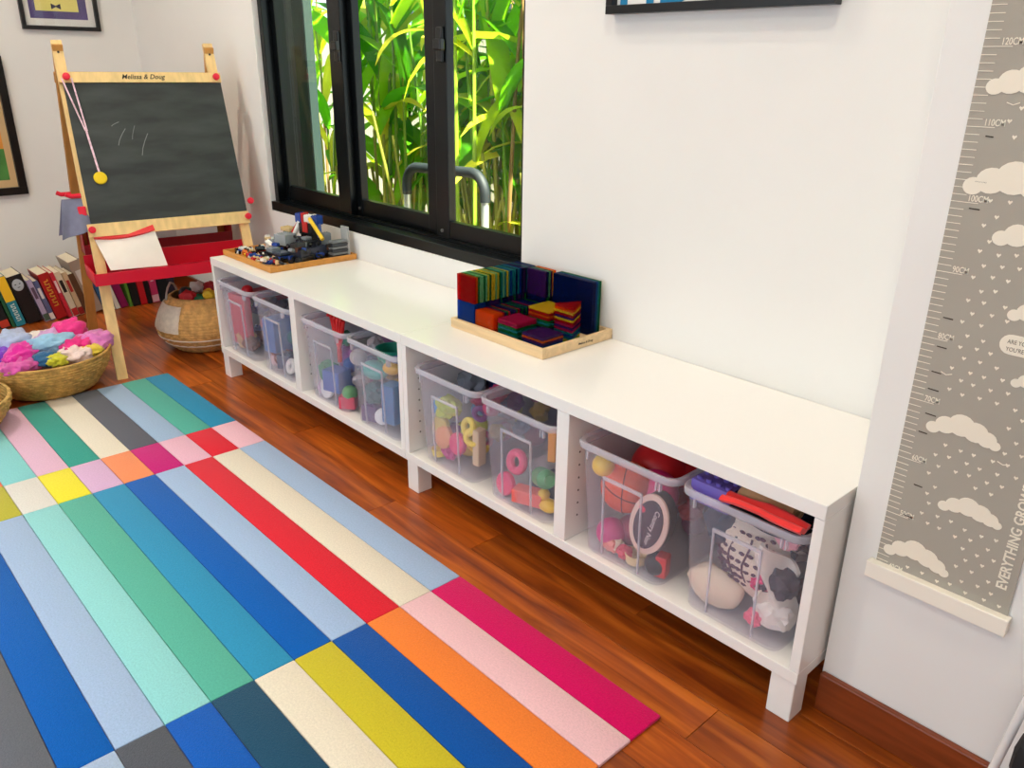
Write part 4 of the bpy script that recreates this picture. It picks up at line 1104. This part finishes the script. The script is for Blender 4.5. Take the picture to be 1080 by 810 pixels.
for k, (dx, dy, z, sc3, c, lab) in enumerate(cl):
    b = BM(); ball(b, 1.0, (0, 0, 0), 4, (1, 1, 1), nz=.30, nf=2.0, seed=k * 4.3 + 1)
    for v in b.verts:
        q = v.co.copy(); v.co *= 1 + .16 * math.sin(9 * q.x + 3 * math.sin(5 * q.y + k)) * math.sin(7 * q.y + k)
        v.co = Vector((v.co.x * sc3[0], v.co.y * sc3[1], v.co.z * sc3[2]))
    solo('doll_garment', b, M(c, .9, var=.12, vscale=50, sheen=.3), (CB[0] + dx, CB[1] + dy, z), lab, 'garment', 'doll clothes in the seagrass basket', smooth='all', world=False, rot=(0, 0, k * 1.3))

# ------------------------------------------------------------------ books along the far wall
PAGE = M((236, 224, 198), 0.9, var=.05, vscale=200, stretch=(1, 30, 1), name='book_pages')
BX = -1.185
# foot y, thickness, height, depth, lean (deg, tops towards -y), cover colour, label, title block colour, band colour
books = [
    (-.640, .040, .215, .16, 12, (60, 84, 60), 'dark green book at the open end of the book row', (210, 200, 170), None),
    (-.590, .036, .190, .15, 12, (150, 60, 50), 'brick red book near the open end of the book row', (225, 215, 190), None),
    (-.545, .034, .165, .14, 12, (226, 214, 186), 'short cream book beside the black paperback', (60, 50, 40), None),
    (-.505, .038, .205, .15, 11, (24, 32, 34), 'black book with a pale label beside the yellow and teal book', (190, 176, 160), (190, 60, 40)),
    (-.460, .012, .225, .16, 11, (28, 92, 60), 'thin green book beside the yellow and teal book', None, None),
    (-.4445, .040, .235, .17, 11, (30, 132, 150), 'book with a yellow upper and teal lower spine', (225, 235, 230), (246, 200, 40)),
    (-.396, .062, .228, .17, 12, (16, 18, 20), 'thick black book with a grey face on the spine', (180, 190, 195), None),
    (-.326, .022, .205, .16, 13, (170, 156, 186), 'mauve grey book beside the thick black book', (90, 70, 90), (70, 90, 70)),
    (-.300, .020, .195, .15, 13, (92, 100, 140), 'slim blue violet book beside the big red book', (230, 225, 220), (236, 226, 214)),
    (-.276, .046, .222, .17, 12, (176, 24, 26), 'thick red book with gold lettering', (226, 168, 60), None),
    (-.226, .018, .222, .17, 12, (206, 40, 60), 'slim crimson book beside the thick red book', (240, 215, 215), None),
    (-.204, .026, .222, .17, 13, (224, 206, 176), 'cream book with a black title block', (30, 26, 24), (190, 40, 40)),
    (-.174, .022, .215, .17, 13, (214, 186, 146), 'tan book beside the brown book', (180, 40, 40), (150, 30, 30)),
    (-.148, .026, .205, .16, 14, (92, 62, 40), 'brown book leaning against the tan book', None, None),
    (-.118, .050, .262, .20, 15, (168, 148, 130), 'tall taupe book with a dusty pink top', (215, 205, 195), None),
    (-.062, .024, .235, .18, 14, (48, 100, 146), 'blue book beside the tall taupe book', (190, 205, 220), (220, 210, 200)),
    (-.034, .016, .225, .18, 14, (232, 224, 210), 'slim white book behind the rear easel leg', (150, 60, 50), None),
    (-.012, .020, .262, .18, 14, (228, 218, 200), 'tall cream book beside the purple book', (120, 110, 100), None),
    (.014, .034, .258, .18, 14, (142, 20, 84), 'tall plum purple book behind the front easel leg', None, None),
    (.054, .012, .225, .17, 6, (96, 150, 50), 'thin green book behind the easel leg under the tray', None, None),
    (.069, .034, .222, .17, 6, (22, 26, 28), 'black book under the red tray beside the scarlet book', None, None),
    (.106, .030, .222, .17, 5, (206, 28, 40), 'scarlet book with pale edges under the red tray', (236, 220, 214), None),
    (.138, .022, .215, .17, 5, (26, 22, 26), 'slim black book between the scarlet and pink books', None, None),
    (.163, .034, .215, .17, 4, (206, 60, 110), 'pink book with pale lettering under the red tray', (240, 200, 214), (232, 190, 200)),
    (.200, .046, .215, .17, 2, (20, 32, 36), 'black green book at the wall end of the row', (120, 150, 140), None),
    (.249, .030, .200, .17, 0, (34, 40, 60), 'dark navy book at the wall end of the row', None, None),
]
for i, (fy, th, hh, dp, lean, c, lab, tcol, bcol) in enumerate(books):
    r = root('book', (BX + random.uniform(-.006, .006), fy, 0.0006), lab, 'book', 'books standing along the far wall')
    r.rotation_euler = (math.radians(lean), 0, 0)
    cm = M(c, .45, name='book_cover')
    b = BM(); t = .0022
    box(b, -dp, 0, 0, t, 0, hh, .0004); box(b, -dp, 0, th - t, th, 0, hh, .0004); box(b, -.003, 0, t, th - t, 0, hh)
    part('cover', b, cm, r, world=False)
    b = BM(); box(b, -dp + .004, -.0032, t, th - t, .003, hh - .003); part('pages', b, PAGE, r, world=False)
    if bcol:
        top = c == (30, 132, 150)
        b = BM(); box(b, 0.0001, .0007, .0005, th - .0005, hh * .5 if top else .004, hh - .002 if top else hh * .18); part('spine_band', b, M(bcol, .45), r, world=False)
    if tcol:
        if c == (16, 18, 20):
            b = BM(); ball(b, .024, (.0005, th / 2, hh * .80), 3, (.06, .95, 1.15)); part('face_print', b, M(tcol, .6), r, True, world=False)
            b = BM()
            for dy in (-.009, .009): ball(b, .0045, (.0022, th / 2 + dy, hh * .82), 1, (.1, 1, .6))
            ball(b, .007, (.0022, th / 2, hh * .755), 1, (.1, 1, .3)); part('face_marks', b, M((50, 55, 60), .6), r, True, world=False)
        elif c == (176, 24, 26) or c == (206, 60, 110) or c == (30, 132, 150):
            b = BM(); q0, q1 = (hh * .28, hh * .88) if c != (30, 132, 150) else (hh * .10, hh * .46)
            n = 9 if c != (206, 60, 110) else 5
            if c == (206, 60, 110): q0 = hh * .5
            for k in range(n):
                za = q0 + (q1 - q0) * k / n
                box(b, .0001, .0008, th * .28, th * .72, za, za + (q1 - q0) / n * .35); box(b, .0001, .0008, th * (.28 if k % 2 else .60), th * (.42 if k % 2 else .72), za, za + (q1 - q0) / n * .75)
            part('spine_print', b, M(tcol, .5), r, world=False)
        else:
            b = BM(); box(b, .0001, .0008, th * .22, th * .78, hh * .55, hh * .82, 0); part('title_block', b, M(tcol, .5), r, world=False)

# ------------------------------------------------------------------ pictures
FRB = M((14, 13, 13), .35, name='black_frame')
def frame_yz(r, x, y0, y1, z0, z1, w, dpt):
    b = BM()
    for q in ((x, x + dpt, y0, y1, z0, z0 + w), (x, x + dpt, y0, y1, z1 - w, z1), (x, x + dpt, y0, y0 + w, z0 + w, z1 - w), (x, x + dpt, y1 - w, y1, z0 + w, z1 - w)): box(b, *q, .001)
    part('frame', b, FRB, r)
pic = root('framed_picture', (XW + .0005, .07, 1.254), 'black framed picture of a yellow panel with a bow tie, above the easel', 'picture')
frame_yz(pic, XW + .001, -.100, .234, 1.254, 1.70, .017, .020)
def flat_yz(r, nm, y0, y1, z0, z1, x, mat):
    b = BM(); box(b, x, x + .0012, y0, y1, z0, z1); return part(nm, b, mat, r)
flat_yz(pic, 'mat_board', -.083, .217, 1.271, 1.683, XW + .003, M((238, 236, 230), .8))
flat_yz(pic, 'purple_print', -.058, .187, 1.302, 1.65, XW + .0045, M((88, 76, 128), .7, var=.2, vscale=12))
flat_yz(pic, 'yellow_print', -.032, .150, 1.334, 1.62, XW + .006, M((238, 226, 130), .7))
b = BM()
prism(b, [(.035, 1.342), (.055, 1.352), (.075, 1.342), (.075, 1.366), (.055, 1.357), (.035, 1.366)], XW + .0075, XW + .0085, 'yz')
part('bow_tie', b, M((44, 30, 56), .7), pic)
b = BM(); box(b, XW + .012, XW + .014, -.083, .217, 1.271, 1.683); part('glass', b, glass('picture_glass', (.98, .98, .98)), pic)
pic2 = root('framed_picture', (XW + .0005, -.50, .532), 'large black framed picture with a green and orange print at the photo edge', 'picture')
frame_yz(pic2, XW + .001, -.80, -.213, .532, 1.14, .034, .024)
flat_yz(pic2, 'wood_mat', -.766, -.247, .566, 1.106, XW + .003, M((214, 180, 130), .7))
flat_yz(pic2, 'orange_print', -.73, -.275, .74, 1.07, XW + .0045, M((230, 150, 60), .7, var=.2, vscale=9))
flat_yz(pic2, 'green_print', -.73, -.275, .60, .74, XW + .0045, M((70, 130, 56), .7, var=.25, vscale=14))
pic3 = root('framed_picture', (1.82, D - .001, 1.236), 'black framed picture with blue letters above the bench', 'picture')
b = BM(); y0, y1 = D - .030, D - .001
for q in ((1.537, 2.092, y0, y1, 1.236, 1.254), (1.537, 2.092, y0, y1, 1.62, 1.638), (1.537, 1.555, y0, y1, 1.254, 1.62), (2.074, 2.092, y0, y1, 1.254, 1.62)): box(b, *q, .001)
part('frame', b, FRB, pic3)
b = BM(); box(b, 1.555, 2.074, D - .010, D - .008, 1.254, 1.62); part('print', b, M((244, 242, 238), .8), pic3)
t = text_bm('HD', 0.25, 0.0006, 0.004, 'LEFT', sx=.62)
part('lettering', place(t, basis((1.556, D - .0108, 1.254), (1, 0, 0), (0, 0, 1), (0, -1, 0))), M((20, 130, 180), .7), pic3)

# ------------------------------------------------------------------ growth chart
CX0, CX1, CY = 2.461, 2.664, 0.0835
ch = root('growth_chart', (2.563, .085, .325), 'grey height chart with white clouds hanging on the wall', 'height chart')
GCH = M((168, 162, 150), .85, var=.03, vscale=5, bump=.08, bscale=600, name='chart_canvas')
b = BM(); box(b, CX0, CX1, CY, CY + .0016, .335, 1.66); part('canvas', b, GCH, ch)
b = BM(); box(b, CX0 - .010, CX1 + .006, CY - .014, CY + .003, .322, .352, .0015); part('bottom_rail', b, M((244, 238, 224), .5), ch)
b = BM(); box(b, CX0 - .010, CX1 + .006, CY - .014, CY + .003, 1.65, 1.68, .0015); part('top_rail', b, M((244, 238, 224), .5), ch)
INK = M((238, 230, 212), .85, name='chart_print')
PY0, PY1 = CY - .0006, CY + .0002
def zc(cm): return 1.1545 + (cm - 120) * .0101
b = BM()
for cm in range(40, 166):
    z = zc(cm)
    if z < .356 or z > 1.64: continue
    L = .036 if cm % 10 == 0 else .019
    box(b, CX0, CX0 + L, PY0, PY1, z - .00045, z + .00045)
part('tick_marks', b, INK, ch, kind='stuff')
for cm in range(40, 161, 10):
    t = text_bm('%dCM' % cm, .0125, .0003, .0001, sx=.72)
    part('lettering', place(t, basis((CX0 + .0215, PY0 + .0002, zc(cm) + .002), (1, 0, 0), (0, 0, 1), (0, -1, 0))), INK, ch)
def cloud(x, z, w, h, seed, mirror=False):
    rnd = random.Random(seed)
    P = [(-.44, .10, .13), (-.27, .22, .19), (-.05, .30, .24), (.16, .24, .22), (.33, .16, .17), (.45, .08, .10)]
    b = BM()
    for i, (dx, dz, rr) in enumerate(P):
        if mirror: dx = -dx
        rr *= w; cx, cz = x + dx * w, z + dz * h
        prism(b, [(cx + rr * .8 * math.cos(2 * math.pi * k / 18), cz + rr * .72 * math.sin(2 * math.pi * k / 18)) for k in range(18)], PY0 - .0001 * (i % 3) - .0002, PY1)
    return part('cloud', b, INK, ch)
for i, (x0, x1, z0, z1) in enumerate(((2.480, 2.590, 1.100, 1.140), (2.478, 2.605, .968, 1.026), (2.529, 2.640, .905, .945), (2.569, 2.655, .803, .845), (2.497, 2.596, .606, .664), (2.593, 2.66, .709, .745), (2.538, 2.624, .486, .532), (2.473, 2.570, .372, .436), (2.50, 2.60, 1.28, 1.33), (2.53, 2.64, 1.46, 1.51))):
    cloud((x0 + x1) / 2, z0, x1 - x0, (z1 - z0) * 1.3, i)
b = BM(); rnd = random.Random(3)
blocked = [(2.476, 2.592, 1.096, 1.142), (2.474, 2.607, .964, 1.030), (2.525, 2.642, .902, .950), (2.565, 2.658, .800, .850), (2.493, 2.600, .600, .668), (2.589, 2.66, .706, .750), (2.535, 2.628, .480, .536), (2.469, 2.573, .366, .440), (2.560, 2.66, .748, .785), (2.630, 2.664, .385, .600)]
row = 0; z = .362
while z < 1.64:
    x = CX0 + .052 + (.011 if row % 2 else 0)
    while x < CX1 - .006:
        xx, zz = x + rnd.uniform(-.003, .003), z + rnd.uniform(-.003, .003)
        if not any(a < xx < c_ and d < zz < e_ for a, c_, d, e_ in blocked):
            s = .0030
            prism(b, [(xx, zz - s), (xx + s, zz + s * .25), (xx + s * .7, zz + s * .9), (xx, zz + s * .45), (xx - s * .7, zz + s * .9), (xx - s, zz + s * .25)], PY0, PY1)
        x += .0225
    z += .0175; row += 1
part('heart_print', b, INK, ch, kind='stuff')
b = BM()
for x, z in ((2.513, 1.083), (2.505, .700), (2.607, .588)):
    for sg in (-1, 1): bar(b, (x, PY0, z), (x + sg * .008, PY0, z + .003), (0, 0, 1), .0012, .0005)
part('bird_print', b, INK, ch, kind='stuff')
t = text_bm('EVERYTHING GROWS', .0205, .0003, .0004, sx=.88)
part('lettering', place(t, basis((2.653, PY0 + .0002, .392), (0, 0, 1), (-1, 0, 0), (0, -1, 0))), INK, ch)
b = BM(); n = 16
pts = [(2.579 + .0145 * math.cos(a), .7665 + .0145 * math.sin(a)) for a in [math.pi / 2 + math.pi * k / 8 for k in range(9)]] + [(2.650 + .0145 * math.cos(a), .7665 + .0145 * math.sin(a)) for a in [-math.pi / 2 + math.pi * k / 8 for k in range(9)]]
prism(b, pts, PY0, PY1); part('speech_bubble', b, INK, ch)
for tx, z in (('ARE YOU THE', .768), ('YOU\'RE GROWING', .757)):
    t = text_bm(tx, .0085, .0002, sx=.8); part('lettering', place(t, basis((2.574, PY0 - .0002, z), (1, 0, 0), (0, 0, 1), (0, -1, 0))), M((120, 110, 96), .8), ch)
b = BM()
for x, z, L in ((2.488, 1.042, .010), (2.488, .982, .014), (2.487, .945, .014), (2.484, .785, .014), (2.484, .74, .014), (2.484, .70, .014), (2.484, .672, .016), (2.488, .632, .016), (2.484, .60, .013), (2.494, .51, .013), (2.488, .452, .014)):
    bar(b, (x, PY0, z), (x + L, PY0, z - .0006), (0, 0, 1), .0016, .0006)
part('pencil_marks', b, M((66, 56, 46), .8), ch, kind='stuff')

# ------------------------------------------------------------------ folding chair at the picture edge
fc = root('folding_chair', (2.95, -.10, 0), 'folding chair with a pale metal leg and black seat at the photo corner', 'chair')
STEEL = M((226, 226, 224), .25)
for y, ox in ((-.045, 0.0), (-.40, .16)):
    b = BM(); tube(b, [(2.702 + ox, y, 0), (2.724 + ox, y, .20), (2.738 + ox, y, .33), (2.80 + ox, y, .80)], .0062, 12); part('leg', b, STEEL, fc, True)
    b = BM(); tube(b, [(3.05 + ox, y, 0), (2.95 + ox, y, .22), (2.82 + ox, y, .48)], .0062, 12); part('leg', b, STEEL, fc, True)
BLKF = M((20, 21, 24), .8)
b = BM(); box(b, 2.744, 3.10, -.10, -.030, .215, .285, .018); box(b, 2.90, 3.20, -.42, -.10, .215, .285, .018); part('seat', b, BLKF, fc, True)
b = BM(); box(b, 2.96, 2.985, -.40, -.035, .52, .80, .010); part('backrest', b, BLKF, fc, True)
# ------------------------------------------------------------------ garden behind the window
structure('ground', [(-9, 6, D + .16, 9, -.12, -.05)], M((120, 104, 78), .95, var=.3, vscale=3))
# white slatted fence
fe = root('garden_fence', (-2.6, 2.7, -.05), 'white slatted garden fence behind the heliconias', 'fence')
FEN = M((226, 216, 206), .7, name='fence_paint')
b = BM()
x = -7.0
while x < 1.8:
    box(b, x, x + .024, 2.70, 2.715, 0, 1.36); x += .030
part('slats', b, FEN, fe, kind='stuff')
for z in (.25, 1.25):
    b = BM(); box(b, -7.0, 1.8, 2.716, 2.75, z, z + .07); part('fence_rail', b, FEN, fe)
# dark green post of the house next to the glass
structure('pillar', [(-1.9, -.512, .745, .775, -.05, 2.6)], M((10, 46, 38), .12, spec=.8), None)
b = BM(); box(b, -.512, -.498, .740, .780, -.05, 2.6, .002)
solo('trim_1', b, M((40, 56, 54), .5), (-.505, .76, -.05), kind='structure')
# neighbour's house
hs_ = root('neighbour_house', (-7.0, 7.0, -.05), 'pale neighbouring house with balconies beyond the garden fence', 'house')
b = BM(); box(b, -9.5, -4.5, 6.8, 7.8, -.05, 5.2); part('wall', b, M((176, 196, 206), .8), hs_)
for z in (1.5, 3.2):
    b = BM(); box(b, -9.4, -4.6, 6.5, 6.8, z, z + .14); part('balcony', b, M((240, 244, 246), .7), hs_)
    for k in range(5):
        b = BM(); box(b, -9.1 + k * .95, -8.5 + k * .95, 6.77, 6.8, z + .3, z + 1.2); part('window', b, M((70, 90, 104), .15), hs_)
# hedge of fine foliage behind the fence
bm_ = BM(); rnd = random.Random(8)
for k in range(1500):
    x = rnd.uniform(-6.5, .5); y = rnd.uniform(2.95, 3.5); z = rnd.uniform(.8, 1.45) + .3 * noise.noise(Vector((x, 0, 3)))
    a = rnd.random() * 6.28; L = rnd.uniform(.06, .12); w = L * .3
    d = Vector((math.cos(a), math.sin(a) * .4, rnd.uniform(-.6, .6))).normalized(); sd = d.cross(Vector((0, 1, .3))).normalized()
    p = Vector((x, y, z))
    vs = [bm_.verts.new(p), bm_.verts.new(p + d * L * .5 + sd * w), bm_.verts.new(p + d * L), bm_.verts.new(p + d * L * .5 - sd * w)]
    bm_.faces.new(vs)
solo('hedge_foliage', bm_, leaf_mat('hedge_leaf', (120, 190, 110), (170, 220, 160)), (-3, 3.2, 0), 'fine pale green hedge foliage above the garden fence', 'foliage', kind='stuff')

LEAFS = [leaf_mat('heliconia_leaf', (130, 215, 10), (205, 240, 30)), leaf_mat('heliconia_leaf_deep', (70, 165, 20), (130, 205, 20)), leaf_mat('heliconia_leaf_yellow', (205, 232, 30), (248, 240, 90))]
STEMM = [M((130, 160, 40), .5, rand=.2), M((160, 160, 60), .6, rand=.2), M((96, 140, 30), .5, rand=.2), M((130, 100, 50), .7, rand=.2)]
def leaf_mesh(droop, fold, wid_, mat):
    b = BM(); n = 9
    L = []
    ang = math.radians(58); p = Vector((0, 0, 0)); step = 1.0 / n
    for i in range(n + 1):
        t = i / n
        w = wid_ * (math.sin(math.pi * min(1, t * .94 + .06)) ** .75) * (1 - .25 * t)
        if i == n: w = .002
        a = ang - droop * t ** 1.3
        d = Vector((math.cos(a), 0, math.sin(a)))
        up = Vector((-d.z, 0, d.x))
        L.append([b.verts.new(p + Vector((0, -w, 0)) + up * w * fold), b.verts.new(p), b.verts.new(p + Vector((0, w, 0)) + up * w * fold)])
        p = p + d * step
    for a_, c_ in zip(L, L[1:]):
        b.faces.new((a_[0], a_[1], c_[1], c_[0])); b.faces.new((a_[1], a_[2], c_[2], c_[1]))
    # give the blade a little thickness
    bmesh.ops.solidify(b, geom=b.faces[:], thickness=.004)
    me = to_mesh('leaf', b, smooth='all'); me.materials.append(mat)
    return me
LM = [leaf_mesh(dr, fo, wi, LEAFS[k % 3]) for k, (dr, fo, wi) in enumerate(((.9, .35, .075), (1.5, .3, .085), (2.0, .4, .065), (.5, .3, .07), (1.2, .2, .095), (1.7, .3, .06)))]
def stem_bm(h, lean, r):
    b = BM(); tube(b, [(lean[0] * t * t, lean[1] * t * t, h * t) for t in (0, .3, .6, 1)], [r, r * .9, r * .75, r * .5], 6)
    return b
STM = []
for k in range(5):
    h = 1.0; me = to_mesh('stem', stem_bm(1.0, ((.10, .05), (-.12, .02), (.03, -.08), (-.05, .08), (.0, .0))[k], .011), smooth=True); me.materials.append(STEMM[k % 4]); STM.append(me)
lean_ = ((.10, .05), (-.12, .02), (.03, -.08), (-.05, .08), (.0, .0))
rnd = random.Random(12)
spots = [(.62, 1.20), (.36, 1.36), (.10, 1.22), (-.20, 1.40), (-.46, 1.22), (-.78, 1.36), (-1.20, 1.25), (-.05, 1.62), (-.55, 1.70), (-1.05, 1.62), (-1.55, 1.45), (-1.50, 1.95), (-2.05, 1.75), (-2.6, 2.0), (.30, 1.55), (.75, 1.40), (-.35, 2.1), (-3.3, 2.2)]
where_ = ['by the trolley handle', 'behind the trolley', 'in front of the middle pane', 'beside the middle pane mullion', 'in the first row by the glass', 'behind the first row', 'near the dark green post', 'in the second row', 'in the second row past the trolley', 'in the second row beside the post',
          'near the fence', 'close against the fence', 'at the fence end', 'far along the fence', 'behind the right pane', 'at the wall side of the right pane', 'deep behind the middle pane', 'furthest along the fence']
for i, (px_, py_) in enumerate(spots):
    r = root('heliconia_plant', (px_, py_, -.05), 'heliconia plant with long bright green leaves growing ' + where_[i], 'plant', 'heliconia plants outside the window')
    dens = 1.0 if px_ > -.9 else .45
    for s in range(int(7 * dens)):
        k = rnd.randrange(5); h = rnd.uniform(.9, 2.0)
        st = bpy.data.objects.new('stem', STM[k]); COL.objects.link(st); st.parent = r
        ox, oy = rnd.uniform(-.2, .2), rnd.uniform(-.12, .12); rz = rnd.random() * 6.28
        st.location = (ox, oy, 0); st.scale = (1, 1, h); st.rotation_euler = (0, 0, rz)
        for l in range(5):
            t = rnd.uniform(.35, 1.0)
            lx, ly = lean_[k][0] * t * t, lean_[k][1] * t * t
            lf = bpy.data.objects.new('leaf', LM[rnd.randrange(6)]); COL.objects.link(lf); lf.parent = r
            lf.location = (ox + lx * math.cos(rz) - ly * math.sin(rz), oy + lx * math.sin(rz) + ly * math.cos(rz), h * t)
            sc_ = rnd.uniform(.45, .78); lf.scale = (sc_, sc_, sc_); lf.rotation_euler = (rnd.uniform(-.3, .3), rnd.uniform(-.4, .5), rnd.random() * 6.28 if py_ > 1.4 else rnd.uniform(-.25, 3.4))
# yellow canes low behind the right pane
bm_ = BM()
for k in range(230):
    x, y = rnd.uniform(-1.0, .9), rnd.uniform(1.15, 2.1); h = rnd.uniform(.5, .85); a, c_ = rnd.uniform(-.12, .12), rnd.uniform(-.1, .1)
    tube(bm_, [(x, y, -.05), (x + a * .4, y + c_ * .4, h * .5), (x + a, y + c_, h)], rnd.uniform(.004, .009), 5)
solo('cane_stems', bm_, M((150, 150, 60), .6, var=.3, vscale=2), (0, 1.6, -.05), 'dense yellow green canes at the foot of the heliconias', 'foliage', kind='stuff', smooth=True)
# luggage trolley handle outside
tr = root('hand_trolley', (.37, .80, -.05), 'hand trolley with a dark grip and silver uprights outside the window', 'trolley')
X0, X1, YT, ZT = .128, .617, .80, .742
def arc(cx, cz, r, a0, a1): return [(cx + r * math.cos(math.radians(a0 + (a1 - a0) * k / 6)), YT, cz + r * math.sin(math.radians(a0 + (a1 - a0) * k / 6))) for k in range(7)]
RR = .075
b = BM(); tube(b, [(X0, YT, .63)] + arc(X0 + RR, ZT - RR, RR, 180, 90) + arc(X1 - RR, ZT - RR + .012, RR, 90, 0) + [(X1, YT, .655)], .0195, 12); part('grip', b, M((18, 26, 30), .6, bump=.2, bscale=300), tr, True)
for x, zt in ((X0, .632), (X1, .657)):
    b = BM(); tube(b, [(x, YT, .02), (x, YT, zt)], .0145, 12); part('upright', b, M((205, 210, 212), .3, .7), tr, True)
b = BM(); box(b, X0 - .05, X1 + .05, YT - .18, YT + .02, -.02, .02, .01); part('base', b, M((60, 64, 66), .5), tr)
for x in (X0 - .02, X1 + .02):
    b = BM(); lathe(b, [(.02, -.015), (.06, -.015), (.06, .015), (.02, .015)], 18, Matrix.Translation((x, YT + .05, .012)) @ Matrix.Rotation(math.pi / 2, 4, 'Y')); part('wheel', b, M((24, 24, 24), .7), tr, True)
